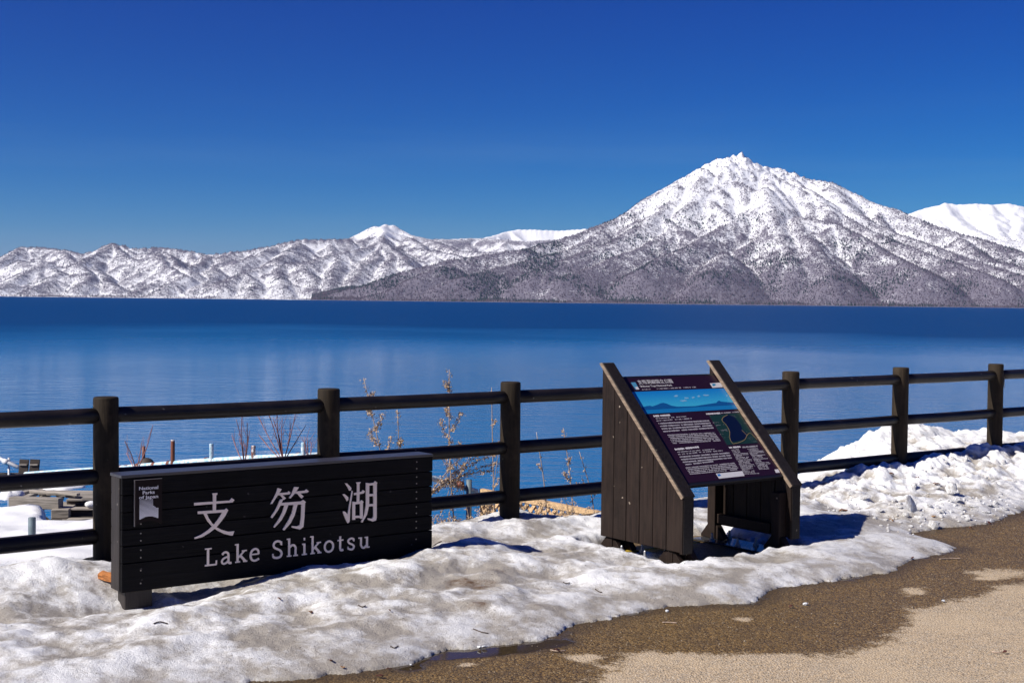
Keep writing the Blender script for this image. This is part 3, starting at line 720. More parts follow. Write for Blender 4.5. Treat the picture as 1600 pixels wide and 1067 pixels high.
# ---- the big peak across the lake
def big_peak():
    rs = np.concatenate([np.linspace(7350, 10100, 285), np.linspace(10120, 10900, 20)])
    AA, RR, X, Y = polar(430, 1760, 1.5, rs)
    main = [(490, 466, 7900), (520, 455, 7950), (560, 449, 8000), (600, 437, 8050), (640, 425, 8150), (700, 407, 8350), (760, 399, 8500), (820, 391, 8650), (870, 378, 8850), (925, 357, 9100), (960, 345, 9250), (1000, 322, 9400), (1030, 301, 9500), (1060, 283, 9600),
            (1085, 269, 9680), (1105, 258, 9720), (1120, 250, 9740), (1135, 247, 9750), (1147, 246, 9760), (1155, 244, 9760), (1166, 254, 9760), (1180, 257, 9770), (1200, 262, 9780), (1215, 264, 9780),
            (1240, 271, 9770), (1262, 280, 9750), (1282, 282, 9700), (1300, 285, 9640), (1320, 298, 9600), (1350, 312, 9500), (1400, 329, 9350), (1440, 345, 9200), (1480, 360, 9050), (1540, 376, 8850), (1600, 394, 8650), (1700, 425, 8350), (1800, 455, 8000)]
    spurs = [
        [(1166, 255, 9740), (1150, 270, 9640), (1130, 290, 9480), (1112, 306, 9350), (1087, 332, 9150), (1050, 360, 8900), (1000, 388, 8600), (940, 412, 8300), (880, 436, 8000)],
        [(1167, 255, 9740), (1196, 274, 9600), (1247, 292, 9450), (1284, 316, 9300), (1312, 337, 9150), (1350, 357, 8980), (1420, 386, 8650), (1500, 415, 8300), (1560, 440, 7950)],
        [(1196, 292, 9350), (1213, 345, 8850), (1225, 380, 8550), (1240, 420, 8200)],
        [(1172, 326, 9150), (1130, 352, 8900), (1085, 378, 8600), (1045, 400, 8350), (1000, 425, 8050)],
        [(1172, 326, 9150), (1200, 345, 8950), (1212, 375, 8650), (1214, 410, 8300)],
        [(1247, 338, 8950), (1290, 345, 8850), (1350, 371, 8600), (1400, 398, 8350), (1450, 428, 8000)],
        [(1247, 338, 8950), (1268, 380, 8500), (1290, 420, 8150), (1300, 445, 7850)],
        [(1300, 290, 9560), (1325, 325, 9300), (1400, 365, 9000), (1480, 392, 8700), (1560, 420, 8300), (1620, 440, 8000)],
        [(1060, 290, 9480), (1040, 325, 9200), (1010, 350, 8950), (960, 375, 8700), (900, 398, 8400), (830, 425, 8100)],
        [(1100, 265, 9600), (1085, 300, 9350), (1070, 325, 9150)],
        [(1138, 252, 9690), (1120, 283, 9500), (1100, 312, 9300)],
        [(940, 362, 9000), (890, 390, 8700), (820, 410, 8400), (740, 428, 8100), (680, 446, 7850)],
        [(700, 415, 8200), (640, 440, 7900), (590, 455, 7700)],
        [(1130, 395, 8350), (1110, 425, 8000), (1080, 450, 7750)],
        [(1500, 372, 8850), (1550, 405, 8450), (1600, 420, 8250), (1660, 440, 7950)],
    ]
    pm = ridge_pts(main); ls = [ridge_pts(s) for s in spurs]; b1 = branches([pm] + ls, 21, 280, 560, (.47, .62)); b2 = branches(b1, 22, 190, 220, (.58, .76))
    wx = 60 * fbm(X / 520, Y / 520, 3, 200); wy = 60 * fbm(X / 520, Y / 520, 3, 210)
    fade = np.clip(RR / 9700, 0, 1)
    Z = field(AA, RR, X + wx * .5, Y + wy * .5, [(pm, .50, .95, 1000), (np.vstack(ls), .54, .92, 900), (np.vstack(b1), .70, 1.0, 900), (np.vstack(b2), .80, 1.05, 900)])
    apron = (RR - 7560 - 55 * fbm(AA / 60, RR / 500, 3, 220)) * .075
    Z = np.maximum(Z, np.minimum(apron, 75 + 20 * fbm(X / 300, Y / 300, 3, 5)))
    Z = np.maximum(Z, 0); Z = blur(Z, 2)
    # gullies running down from the summit
    pk = np.array([(1158 - 800) / FPX * 9760, 9760]); dx = X - pk[0]; dy = Y - pk[1]
    rad = np.hypot(dx, dy); ang = np.arctan2(dy, dx)
    gl = ridged(ang * 7 + wx / 120, rad / 1100 + 3 + wy / 200, 3, 230) - .55
    gl2 = fbm(X / 130, Y / 130, 4, 240)
    hh = np.clip(Z / 300, 0, 1)
    front = sstep(0, 260, 9800 - RR) * .9 + .1
    er = ridged((X + wx) / 330, (Y + wy) / 420, 4, 235) - .55
    Z = Z + (gl * 7 * hh * np.clip(rad / 700, .1, 1) + er * 7 * hh * np.clip(rad / 600, .2, 1) + gl2 * 4.5 * hh) * front
    # crags near the summit
    Z = Z + np.clip(Z - 760, 0, 300) / 300 * 20 * fbm(X / 45, Y / 45, 4, 250)
    Z = Z + 26 * np.exp(-((AA - 1154.5) / 4.5) ** 2 - ((RR - 9755) / 45) ** 2) + 12 * np.exp(-((AA - 1143) / 4) ** 2 - ((RR - 9750) / 45) ** 2)
    shore = 7560 + 30 * fbm(AA / 25, RR * 0, 2, 7)
    Z = Z * np.clip((RR - shore) / 380, 0, 1) ** .8 * sstep(470, 560, AA) ** .5
    Z = np.where((RR < shore) | (AA < 486), LAKE_Z - 4, np.maximum(Z, LAKE_Z + 1.5))
    P = np.stack([X, Y, Z], -1)
    o = mesh_obj('mountain', P.reshape(-1, 3), grid_faces(*AA.shape), mount_mat('snowy_wooded_mountain', 600, 900), smooth=True)
    tag(o, kind='structure')
    lap = Z - blur(Z, 14)
    n = fbm(X / 420, Y / 420, 4, 260); n2 = fbm(X / 160, Y / 160, 3, 270)
    elev = np.clip(Z / 1000, 0, 1.2)
    woodc = .66 - .40 * sstep(.18, .95, elev) + .10 * n + .05 * n2 + np.clip(lap / 12, -.14, .26) + .40 * (1 - sstep(.05, .30, elev))
    woodc -= .18 * sstep(.86, .98, elev)
    attr(o, 'wood', woodc)
    gx = np.gradient(Z, axis=0); steep = np.abs(gx) / 9.0
    rock = .55 * sstep(.72, 1.0, elev) * (np.clip(n2, -1, 1)) + .75 * np.exp(-((AA - 1287) / 16) ** 2 - ((RR - 9640) / 60) ** 2) + .65 * np.exp(-((AA - 1157) / 5) ** 2 - ((RR - 9745) / 40) ** 2)
    for (ax, rx, r0) in ((1172, 8, 8750), (1128, 10, 8650), (1190, 7, 8450), (1240, 8, 9050)): rock = rock + .55 * np.exp(-((AA - ax) / rx) ** 2 - ((RR - r0) / 70) ** 2)
    attr(o, 'rock', rock)
    above = Z > LAKE_Z + 2
    d1 = np.clip(1.0 - .80 * sstep(.08, .85, elev) + .25 * n + .12 * n2 + np.clip(lap / 12, -.2, .3), .02, 1) * above * (RR < 9900)
    tag(scatter_trees('bare_forest', AA, RR, Z, d1 * .7, 125000, M_bare, 11, 3.0, 1), 'bare brown deciduous forest covering the big peak', 'forest', kind='stuff')
    cl = fbm(X / 330, Y / 240, 4, 280)
    west = 1 - sstep(760, 1180, AA) * .7
    d2 = np.clip((cl - .05) * 2.0 * west + .10, 0.02, 1) * (1 - sstep(.25, .62, elev)) * above * (RR < 9800) + np.clip(cl - .25, 0, 1) * .6 * (1 - sstep(.5, .8, elev)) * above
    tag(scatter_trees('conifer_forest', AA, RR, Z, d2, 80000, M_conif, 15, 4.2, 2), 'dark conifer forest in clumps on the lower slopes of the big peak', 'forest', kind='stuff')
big_peak()

# ---- the lower range on the left
def left_range():
    rs = np.concatenate([np.linspace(9300, 12300, 290), np.linspace(12330, 15200, 70)])
    AA, RR, X, Y = polar(-160, 1010, 1.45, rs)
    sil = [(-180, 440, 11000), (-80, 425, 11200), (0, 402, 11300), (20, 393, 11300), (40, 386, 11350), (60, 387, 11350), (85, 388, 11300), (105, 392, 11300), (125, 397, 11300), (150, 391, 11400), (165, 384, 11400), (178, 380, 11450), (195, 384, 11450),
           (213, 388, 11450), (240, 386, 11500), (270, 389, 11500), (300, 393, 11500), (325, 398, 11500), (350, 395, 11500), (380, 392, 11600), (430, 384, 11700), (460, 376, 11800), (500, 374, 11900), (540, 374, 12000)]
    cap = [(535, 374, 12400), (553, 371, 12700), (570, 361, 12800), (585, 353, 12800), (600, 350, 12800), (612, 351, 12800), (622, 357, 12800), (640, 366, 12700), (670, 373, 12600), (720, 371.5, 12700), (760, 371, 12900)]
    plat = [(760, 371, 13600), (785, 363, 14000), (812, 358, 14200), (830, 358, 14200), (870, 359, 14200), (915, 357, 14200), (960, 359, 14200), (1010, 365, 14000)]
    ctrl = [sil, cap, plat,
        [(85, 388, 11300), (110, 404, 10950), (150, 424, 10500), (175, 440, 10100), (190, 455, 9800)],
        [(40, 386, 11350), (20, 400, 11000), (-20, 420, 10500), (-60, 445, 9900)],
        [(35, 408, 10700), (75, 410, 10600), (45, 425, 10250), (0, 450, 9750)],
        [(35, 408, 10700), (95, 425, 10300), (75, 440, 9950), (30, 460, 9600)],
        [(178, 380, 11450), (195, 402, 11000), (220, 408, 10800), (245, 398, 10850), (270, 420, 10400), (285, 432, 10100), (250, 455, 9650)],
        [(178, 380, 11450), (150, 400, 10950), (120, 412, 10600), (140, 432, 10150), (115, 455, 9700)],
        [(220, 396, 11100), (255, 395, 11000), (278, 412, 10600), (300, 425, 10300)],
        [(325, 400, 11300), (310, 412, 10900), (262, 432, 10400), (228, 447, 9900), (200, 462, 9550)],
        [(350, 400, 11300), (340, 418, 10800), (320, 440, 10200), (300, 462, 9600)],
        [(540, 395, 11000), (480, 408, 10700), (420, 415, 10450), (380, 425, 10150), (350, 440, 9850), (330, 462, 9500)],
        [(600, 380, 11600), (540, 395, 11000), (470, 412, 10500), (490, 440, 9950), (505, 462, 9550)],
        [(430, 384, 11700), (410, 398, 11200), (370, 408, 10900)],
        [(470, 380, 11700), (450, 396, 11200), (430, 410, 10600), (445, 440, 9900), (440, 462, 9550)],
        [(380, 427, 10100), (395, 445, 9800), (390, 462, 9550)],
        [(600, 352, 12750), (600, 372, 12000), (603, 378, 11600), (628, 400, 10900), (650, 425, 10300), (660, 450, 9800)],
        [(603, 378, 11600), (585, 402, 10900), (560, 425, 10300), (548, 450, 9700)],
        [(603, 378, 11600), (612, 405, 10800), (600, 435, 10100)],
        [(640, 372, 12000), (665, 392, 11400), (690, 410, 10900)],
        [(530, 405, 10700), (515, 430, 10150), (520, 455, 9650)],
        [(670, 375, 12400), (720, 392, 11700), (780, 395, 11500), (850, 385, 11800)],
        [(760, 372, 12700), (820, 376, 12500), (900, 371, 12600), (980, 372, 12600)],
        [(650, 388, 11500), (690, 395, 11200), (730, 402, 11000), (800, 410, 10800)],
    ]
    ls = [ridge_pts(s, 50) for s in ctrl]; b1 = branches(ls, 31, 240, 520, (.34, .5)); b2 = branches(b1, 32, 160, 220, (.42, .58))
    wx = 70 * fbm(X / 430, Y / 430, 3, 300); wy = 70 * fbm(X / 430, Y / 430, 3, 310)
    Z = field(AA, RR, X + wx * .5, Y + wy * .5, [(np.vstack(ls), .52, .80, 600), (np.vstack(b1), .60, .85, 600), (np.vstack(b2), .66, .9, 600)])
    Z = np.maximum(Z, np.minimum((RR - 9420) * .05, 40 + 25 * fbm(X / 300, Y / 300, 3, 6)))
    Z = blur(Z, 1)
    front = np.where(RR < 12100, 1, .35)
    gl = ridged(X / 230, Y / 520, 3, 320) - .55; g2 = fbm(X / 110, Y / 110, 4, 330)
    hh = np.clip(Z / 150, 0, 1)
    Z = Z + (gl * 5 + g2 * 4) * hh * front
    shore = 9450 + 40 * fbm(AA / 25, RR * 0, 2, 8)
    Z = Z * np.clip((RR - shore) / 260, 0, 1) ** .8
    Z = np.where(RR < shore, LAKE_Z - 4, np.maximum(Z, LAKE_Z + 1.5))
    o = mesh_obj('mountain_range', np.stack([X, Y, Z], -1).reshape(-1, 3), grid_faces(*AA.shape), mount_mat('snowy_wooded_range', 400, 600), smooth=True)
    tag(o, kind='structure')
    lap = Z - blur(Z, 14); n = fbm(X / 380, Y / 380, 4, 340); n2 = fbm(X / 150, Y / 150, 3, 350)
    elev = Z / 600.0
    woodc = .54 + .10 * n + .05 * n2 + np.clip(lap / 16, -.15, .30) - .5 * sstep(.85, 1.05, elev) - .3 * (RR > 13000)
    attr(o, 'wood', woodc); attr(o, 'rock', np.zeros(Z.shape))
    above = (Z > LAKE_Z + 2) * (RR < 12900)
    d1 = np.clip(.42 + .4 * n + np.clip(lap / 10, -.3, .75) - .9 * sstep(.85, 1.05, elev), .02, 1) * above
    tag(scatter_trees('bare_forest', AA, RR, Z, d1, 90000, M_bare, 11, 3.2, 3), 'bare grey brown forest on the low range left of the big peak', 'forest', kind='stuff')
    d2 = np.clip(fbm(X / 200, Y / 200, 4, 360) - .15 + np.clip(lap / 20, -.1, .3), 0, 1) * above * (1 - sstep(.7, .95, elev))
    tag(scatter_trees('conifer_forest', AA, RR, Z, d2, 22000, M_conif, 14, 4.0, 4), 'scattered dark conifers on the low range left of the big peak', 'forest', kind='stuff')
left_range()

# ---- white summit behind on the right
def right_peak():
    rs = np.linspace(11800, 14200, 130)
    AA, RR, X, Y = polar(1340, 1840, 1.8, rs)
    c = [[(1380, 352, 13200), (1410, 340, 13300), (1432, 331, 13400), (1450, 325, 13400), (1472, 318, 13400), (1490, 320, 13400), (1515, 319, 13400), (1540, 321, 13400), (1566, 318, 13400), (1585, 322, 13400), (1605, 327, 13400), (1640, 330, 13300), (1700, 340, 13200), (1800, 360, 13000)],
         [(1432, 332, 13350), (1470, 352, 12900), (1500, 372, 12300)], [(1472, 319, 13350), (1500, 345, 12900), (1530, 365, 12400)], [(1540, 322, 13350), (1552, 350, 12800), (1570, 372, 12300)],
         [(1585, 323, 13350), (1592, 350, 12800), (1600, 375, 12300)], [(1640, 331, 13250), (1640, 355, 12800), (1630, 380, 12200)], [(1400, 355, 12800), (1470, 368, 12400), (1600, 378, 12100), (1750, 385, 12000)]]
    ls = [ridge_pts(s, 50) for s in c]; b1 = branches(ls, 41, 260, 500, (.34, .5))
    wx = 60 * fbm(X / 400, Y / 400, 3, 400)
    Z = blur(np.maximum(field(AA, RR, X + wx, Y - wx, [(np.vstack(ls), .45, .62, 900), (np.vstack(b1), .55, .75, 900)]), 0), 1)
    Z = Z + (ridged(X / 210, Y / 700, 3, 410) - .55) * 7 + 5 * fbm(X / 90, Y / 90, 3, 420)
    Z = np.maximum(Z, 20)
    o = mesh_obj('snow_peak', np.stack([X, Y, Z], -1).reshape(-1, 3), grid_faces(*AA.shape), mount_mat('white_far_peak', 600, 900), smooth=True)
    tag(o, kind='structure')
    lap = Z - blur(Z, 10)
    attr(o, 'wood', .10 + .2 * (1 - sstep(450, 700, Z)) + np.clip(lap / 30, 0, .3) * (1 - sstep(650, 850, Z))); attr(o, 'rock', np.zeros(Z.shape))
    d1 = np.clip(.5 * (1 - sstep(430, 760, Z)), 0, 1)
    tag(scatter_trees('bare_forest', AA, RR, Z, d1, 12000, M_bare, 11, 3.2, 5), 'thin bare forest below the white summit right of the big peak', 'forest', kind='stuff')
right_peak()

# ================================================================== FENCE
def make_fence():
    f = thing('fence', 'dark brown round log fence with three rails along the lake shore', 'fence', tuple(W(0, 0, 0)), TH)
    rp, rr = .074, .047
    for i in range(-3, 11):
        zt = 1.06 + .005 * i
        ang = [(k / 28) * 2 * math.pi for k in range(28)]
        r_ = random.Random(40 + i); G = Geo(); prof = [(-.35, 1), (.0, 1), (.3, .995), (.6, 1.0), (.9, .99), (zt - .012, .99), (zt - .003, .95), (zt, .86)]
        ph = r_.uniform(0, 6)
        rows = []
        for z, s in prof:
            row = [(rp * s * (1 + .018 * math.sin(3 * a + ph + z * 2) + .01 * math.sin(7 * a + ph * 2)) * math.cos(a) + 1.5 * i,
                    rp * s * (1 + .018 * math.sin(3 * a + ph + z * 2) + .01 * math.sin(7 * a + ph * 2)) * math.sin(a), z) for a in ang]
            rows.append(row)
        V = [p for row in rows for p in row]; F = []
        for q in range(len(rows) - 1):
            for k in range(28): F.append((q * 28 + k, q * 28 + (k + 1) % 28, (q + 1) * 28 + (k + 1) % 28, (q + 1) * 28 + k))
        F.append(tuple(range((len(rows) - 1) * 28, len(rows) * 28)))
        G.add(V, F); post = G.build('post', M_post, f, smooth=True)
        post.data.polygons[-1].use_smooth = False
        if i == 6:   # bare chip on one post
            V = []; F = []
            for k in range(7):
                a = -1.15 + k * .09
                for z0 in (.955 - .012 * math.sin(k), .85 + .03 * abs(k - 3) / 3):
                    V.append(((rp + .004) * math.cos(a) + 9.0, (rp + .004) * math.sin(a), z0))
            for k in range(6): F.append((2 * k, 2 * k + 1, 2 * k + 3, 2 * k + 2))
            ch = mesh_obj('bare_patch', V, F, M_edge, post); md = ch.modifiers.new('t', 'SOLIDIFY'); md.thickness = .004; md.offset = 1
    for i in range(-3, 10):
        for z in (.952, .589, .235):
            dz = .0048 * i if z > .9 else .002 * i
            n = 9; pts = []; rad = []
            r_ = random.Random(i * 7 + int(z * 100)); sag = r_.uniform(.001, .005)
            for k in range(n):
                t = k / (n - 1)
                pts.append((1.5 * (i + t), r_.uniform(-.0012, .0012), z + dz + .003 * t - sag * math.sin(math.pi * t)))
                rad.append(rr * (1 + r_.uniform(-.012, .012)))
            tube('rail', pts, rad, M_rail, f, 18)
make_fence()

# ================================================================== NAME SIGN
SV = -1.00                                   # front plane of the sign (v)
def sp_(x, y, v=SV): u, _v, z = uvz(at_v(x, y, v)); return (u, z)
S_U0 = sp_(190, 744)[0]; S_U1 = sp_(676, 710)[0]; S_ZT = sp_(190, 744)[1]; S_ZB = sp_(192, 927)[1]
def poly_faces_mesh(name, polys, v0, mat, parent, step=.0002, depth=.004):
    """flat raised shapes in the plane (u,z) facing the road: each gets real thickness"""
    bm = bmesh.new()
    for k, p in enumerate(polys):
        prism_bm(bm, p, 1, v0 - depth - k * step, v0 + .002, 0)
    return bm_obj(name, bm, mat, parent)
def ribbon(pts, wd, closed=False):
    """outline polygons of a pen stroke"""
    P = [np.array(p, float) for p in pts]; n = len(P); Lh = []; Rh = []
    for i in range(n):
        if closed: t = P[(i + 1) % n] - P[i - 1]
        else: t = P[min(i + 1, n - 1)] - P[max(i - 1, 0)]
        t = t / (np.linalg.norm(t) + 1e-9); nrm = np.array([-t[1], t[0]])
        ww = wd[i] if not np.isscalar(wd) else wd
        Lh.append(P[i] + nrm * ww / 2); Rh.append(P[i] - nrm * ww / 2)
    m = n if closed else n - 1
    return [[tuple(Lh[i]), tuple(Rh[i]), tuple(Rh[(i + 1) % n]), tuple(Lh[(i + 1) % n])] for i in range(m)]
def smooth_path(pts, n=6):
    P = [np.array(p, float) for p in pts]; out = []
    for i in range(len(P) - 1):
        p0 = P[max(i - 1, 0)]; p1 = P[i]; p2 = P[i + 1]; p3 = P[min(i + 2, len(P) - 1)]
        for k in range(n):
            t = k / n
            out.append(.5 * ((2 * p1) + (-p0 + p2) * t + (2 * p0 - 5 * p1 + 4 * p2 - p3) * t * t + (-p0 + 3 * p1 - 3 * p2 + p3) * t ** 3))
    out.append(P[-1]); return out
def text_mesh(name, body, size, mat, parent, matrix, spacing=1.0, align='LEFT', ext=.0006, bold=0.0):
    c = bpy.data.curves.new(name, 'FONT'); c.body = body; c.size = size; c.align_x = align; c.extrude = ext; c.space_character = spacing; c.offset = bold
    c.resolution_u = 3
    o = bpy.data.objects.new(name + '_src', c); col.objects.link(o)
    bpy.context.view_layer.update()
    me = bpy.data.meshes.new_from_object(o.evaluated_get(bpy.context.evaluated_depsgraph_get()))
    bpy.data.objects.remove(o)
    me.name = name; me.materials.clear(); me.materials.append(mat)
    me.transform(matrix)
    return put(bpy.data.objects.new(name, me), parent)

KANJI = {
 'first': [[(108,212),(368,195),(384,177),(404,191),(390,209),(108,232)],
   [(240,143),(278,139),(279,149),(270,158),(268,268),(245,272),(246,158)],
   [(135,275),(330,262),(358,266),(345,281),(135,295)],
   [(345,252),(358,266),(335,310),(300,357),(265,397),(220,432),(165,464),(112,478),(110,467),(160,445),(210,412),(250,375),(285,330),(315,282),(328,265)],
   [(177,293),(200,290),(215,325),(240,362),(270,390),(310,410),(360,424),(403,420),(390,453),(375,452),(325,439),(280,417),(240,387),(205,347)]],
 'second': [[(722,103),(752,112),(735,138),(715,168),(682,220),(668,221),(690,180),(710,140)],
   [(730,141),(795,135),(803,126),(817,138),(808,150),(728,158)], [(740,156),(758,155),(783,178),(766,192),(752,170)],
   [(843,95),(878,98),(862,122),(845,147),(815,180),(804,177),(825,142)], [(856,129),(920,122),(932,112),(950,127),(938,138),(852,146)],
   [(866,145),(888,143),(912,165),(897,181),(880,163)],
   [(738,188),(762,184),(747,222),(722,268),(682,324),(669,319),(700,272),(725,222)],
   [(745,213),(893,201),(908,190),(928,205),(918,222),(745,232)],
   [(897,212),(922,210),(917,320),(910,388),(885,408),(850,400),(825,393),(827,382),(865,385),(885,373),(893,315)],
   [(772,228),(800,226),(777,288),(748,340),(698,394),(690,388),(725,338),(755,283)],
   [(840,222),(868,220),(847,300),(817,360),(768,415),(757,409),(795,350),(825,288)]],
 'third': [[(1216,68),(1232,70),(1264,103),(1259,122),(1248,123),(1234,96)], [(1199,150),(1212,147),(1241,171),(1241,190),(1231,201),(1220,180)],
   [(1266,122),(1274,126),(1254,260),(1251,345),(1246,357),(1235,362),(1222,335),(1201,283),(1203,274),(1216,276),(1236,298),(1245,240)],
   [(1283,140),(1338,131),(1347,117),(1363,128),(1353,143),(1283,156)], [(1298,62),(1333,59),(1323,75),(1322,208),(1303,210),(1305,76)],
   [(1271,203),(1291,205),(1291,336),(1270,337)], [(1288,207),(1328,201),(1338,192),(1353,205),(1345,217),(1288,224)], [(1327,203),(1347,203),(1347,327),(1327,328)], [(1288,308),(1330,305),(1330,321),(1288,324)],
   [(1370,65),(1394,68),(1393,230),(1377,300),(1343,357),(1334,353),(1358,298),(1370,228)], [(1390,70),(1427,65),(1437,52),(1453,64),(1446,80),(1390,86)],
   [(1425,70),(1449,67),(1448,320),(1443,341),(1420,349),(1383,336),(1384,325),(1414,328),(1425,313)], [(1390,148),(1428,145),(1428,162),(1390,165)], [(1390,222),(1428,219),(1428,236),(1390,239)]]}
LET = {
 'L': [([(.26, 0), (.26, 1)], .135), ([(0, .96), (.56, .96)], .08), ([(0, .045), (.97, .045)], .09), ([(.94, .02), (.97, .27)], .085)],
 'a': [([(.12, .54), (.28, .64), (.5, .66), (.68, .58), (.72, .42), (.72, .12), (.82, .03), (1.0, .05)], .12), ([(.72, .40), (.38, .36), (.12, .24), (.11, .09), (.3, .03), (.55, .09), (.72, .2)], .105)],
 'k': [([(.2, 0), (.2, 1.06)], .13), ([(-.02, 1.02), (.2, 1.02)], .08), ([(0, .04), (.42, .04)], .08), ([(.24, .27), (.78, .63)], .10), ([(.58, .64), (1, .64)], .075), ([(.42, .40), (.86, .05)], .14), ([(.68, .04), (1.04, .04)], .08)],
 'e': [([(.08, .37), (.93, .37)], .085), ([(.92, .36), (.88, .55), (.70, .65), (.45, .66), (.2, .56), (.08, .34), (.16, .12), (.38, .02), (.65, .02), (.95, .10)], .12)],
 'S': [([(.88, .76), (.84, .90), (.56, .97), (.27, .93), (.12, .77), (.22, .62), (.5, .52), (.78, .42), (.92, .25), (.80, .08), (.5, .02), (.2, .05), (.08, .12)], .125), ([(.06, .06), (.05, .28)], .07), ([(.90, .72), (.90, .95)], .07)],
 'h': [([(.2, 0), (.2, 1.06)], .13), ([(-.02, 1.02), (.2, 1.02)], .08), ([(0, .04), (.42, .04)], .08), ([(.2, .5), (.42, .63), (.64, .64), (.8, .5), (.8, .3), (.8, 0)], .12), ([(.6, .04), (1.02, .04)], .08)],
 'i': [([(.5, 0), (.5, .67)], .13), ([(.1, .635), (.5, .635)], .08), ([(.05, .04), (.98, .04)], .08), ([(.36, .93), (.62, .93)], .15)],
 'o': [('o', .12)],
 't': [([(.45, .86), (.45, .4), (.45, .15), (.6, .03), (.95, .06)], .125), ([(.02, .63), (.95, .63)], .085)],
 's': [([(.86, .52), (.80, .63), (.5, .665), (.2, .60), (.14, .49), (.3, .39), (.7, .29), (.88, .18), (.75, .04), (.45, .02), (.12, .08)], .115), ([(.1, .04), (.1, .2)], .06), ([(.88, .48), (.88, .65)], .06)],
 'u': [([(0, .635), (.22, .635)], .08), ([(.24, .67), (.24, .4), (.24, .2), (.36, .05), (.55, .04), (.78, .18)], .12), ([(.8, .67), (.8, .02)], .13), ([(.58, .635), (.8, .635)], .08), ([(.8, .04), (1.04, .04)], .08)],
}
LETX = [('L', 187, 275), ('a', 305, 382), ('k', 410, 495), ('e', 517, 587), ('S', 682, 756), ('h', 790, 868), ('i', 898, 938), ('k', 962, 1040), ('o', 1062, 1134), ('t', 1160, 1206), ('s', 1232, 1288), ('u', 1315, 1393)]
def zs(x, y): return sp_(280 + x / 4.706, 740 + y / 4.706, SV)
def make_name_sign():
    s = thing('name_sign', 'low black plank sign with pale lake name lettering, standing in the snow', 'sign', tuple(W(0, 0, 0)), TH)
    th = .155; zt, zb = S_ZT, S_ZB
    u0, u1 = S_U0, S_U1
    hs_ = [.083, .082, .083, .080, .082]; tot = zt - zb - .012
    edges = [zt - .012]
    for hh in hs_: edges.append(edges[-1] - hh / .480 * tot * (480 / 551))
    edges.append(zb)
    for k in range(6):
        a, b_ = edges[k + 1], edges[k]
        dv = random.uniform(-.0015, .0015)
        box('front_plank', (u0 + .002, SV + dv, a + .003), (u1 + random.uniform(-.002, .002), SV + .022, b_ - .001), M_signf, s, .0025)
        box('back_plank', (u0 + .002, SV + th - .022, a + .003), (u1, SV + th, b_ - .001), M_signe, s, .0025)
        pl = s.children[-2] if False else None
    box('end_board', (u0 - .004, SV + .024, zb + .006), (u0 + .03, SV + th - .024, zt - .013), M_signe, s, .003)
    box('end_board', (u1 - .03, SV + .024, zb + .006), (u1 - .002, SV + th - .024, zt - .013), M_signe, s, .003)
    box('top_board', (u0 - .003, SV - .003, zt - .012), (u1 + .003, SV + th + .003, zt + .004), M_signtop, s, .002)
    for ul in (u0 + .03, u1 - .19):
        box('leg', (ul, SV + .025, -.3), (ul + .15, SV + th - .025, zb + .2), M_signe, s, .004)
    # screws: two per plank near each end
    for us in (u0 + .105, u1 - .115):
        for k in range(6):
            for fz in (.28, .72):
                z = edges[k + 1] + (edges[k] - edges[k + 1]) * fz
                V = [(us + .0042 * math.cos(a), SV - .0022, z + .0042 * math.sin(a)) for a in [j * math.pi / 4 for j in range(8)]]
                V += [(x, SV + .004, zz) for x, y, zz in V]
                mesh_obj('screw', V, [tuple(range(7, -1, -1))] + [(j, (j + 1) % 8, 8 + (j + 1) % 8, 8 + j) for j in range(8)], M_screw, s)
    for key, polys in KANJI.items():
        poly_faces_mesh('kanji', [[zs(x, y) for x, y in p] for p in polys], SV - .001, M_letter, s)
    zb0 = (zs(187, 675)[1] + zs(1393, 545)[1]) / 2; cap = zs(230, 540)[1] - zs(230, 672)[1]
    for ch, xa, xb in LETX:
        ua = zs(xa, 610)[0]; ub = zs(xb, 610)[0]; wd = ub - ua; polys = []
        for st, sw in LET[ch]:
            if st == 'o':
                pts = [(ua + wd * (.5 + .43 * math.cos(a)), zb0 + cap * (.335 + .31 * math.sin(a))) for a in [j * 2 * math.pi / 28 for j in range(28)]]
                polys += ribbon(pts, sw * cap, True)
            else:
                q = [(ua + wd * x, zb0 + cap * y) for x, y in st]
                if len(q) > 3: q = smooth_path(q, 5)
                polys += ribbon(q, sw * cap)
        poly_faces_mesh('letter', polys, SV - .001, M_letter, s, step=.00003)
    # emblem plate
    L0, T0 = sp_(209.5, 750); R0 = sp_(252, 746)[0]; B0 = sp_(210.5, 822)[1]
    H = T0 - B0; Wd = R0 - L0
    arc = [(L0 + Wd * (k / 12), B0 + .14 * H * math.sin(math.pi * (.10 + .8 * k / 12)) - .14 * H * math.sin(math.pi * .1)) for k in range(13)]
    outl = arc + [(R0, T0), (L0, T0)]
    pl = prism('emblem_plate', outl, 1, SV - .012, SV + .003, M_plate, s, 0)
    for (a, b_) in (((L0 - .0025, B0), (L0 + .0005, T0 + .002)), ((L0, T0 - .0005), (R0, T0 + .002))):
        box('plate_edge', (a[0], SV - .0125, a[1]), (b_[0], SV + .002, b_[1]), M_plate_edge, pl, 0)
    rot = Matrix(((1, 0, 0, 0), (0, 0, -1, 0), (0, 1, 0, 0), (0, 0, 0, 1)))
    for k, tx in enumerate(('National', 'Parks', 'of Japan')):
        zc = T0 - H * (.215 + k * .098)
        o = text_mesh('plate_text', tx, H * .100, M_plate_text, pl, Matrix.Identity(4), 1.0, 'CENTER', .0006, .0004)
        xs = [v.co.x for v in o.data.vertices]; kx = Wd * (.70, .44, .70)[k] / (max(xs) - min(xs))
        o.data.transform(Matrix.Translation((L0 + Wd * .5, SV - .0132, zc)) @ rot @ Matrix.Diagonal((kx, 1, 1, 1)) @ Matrix.Translation((-(max(xs) + min(xs)) / 2, 0, 0)))
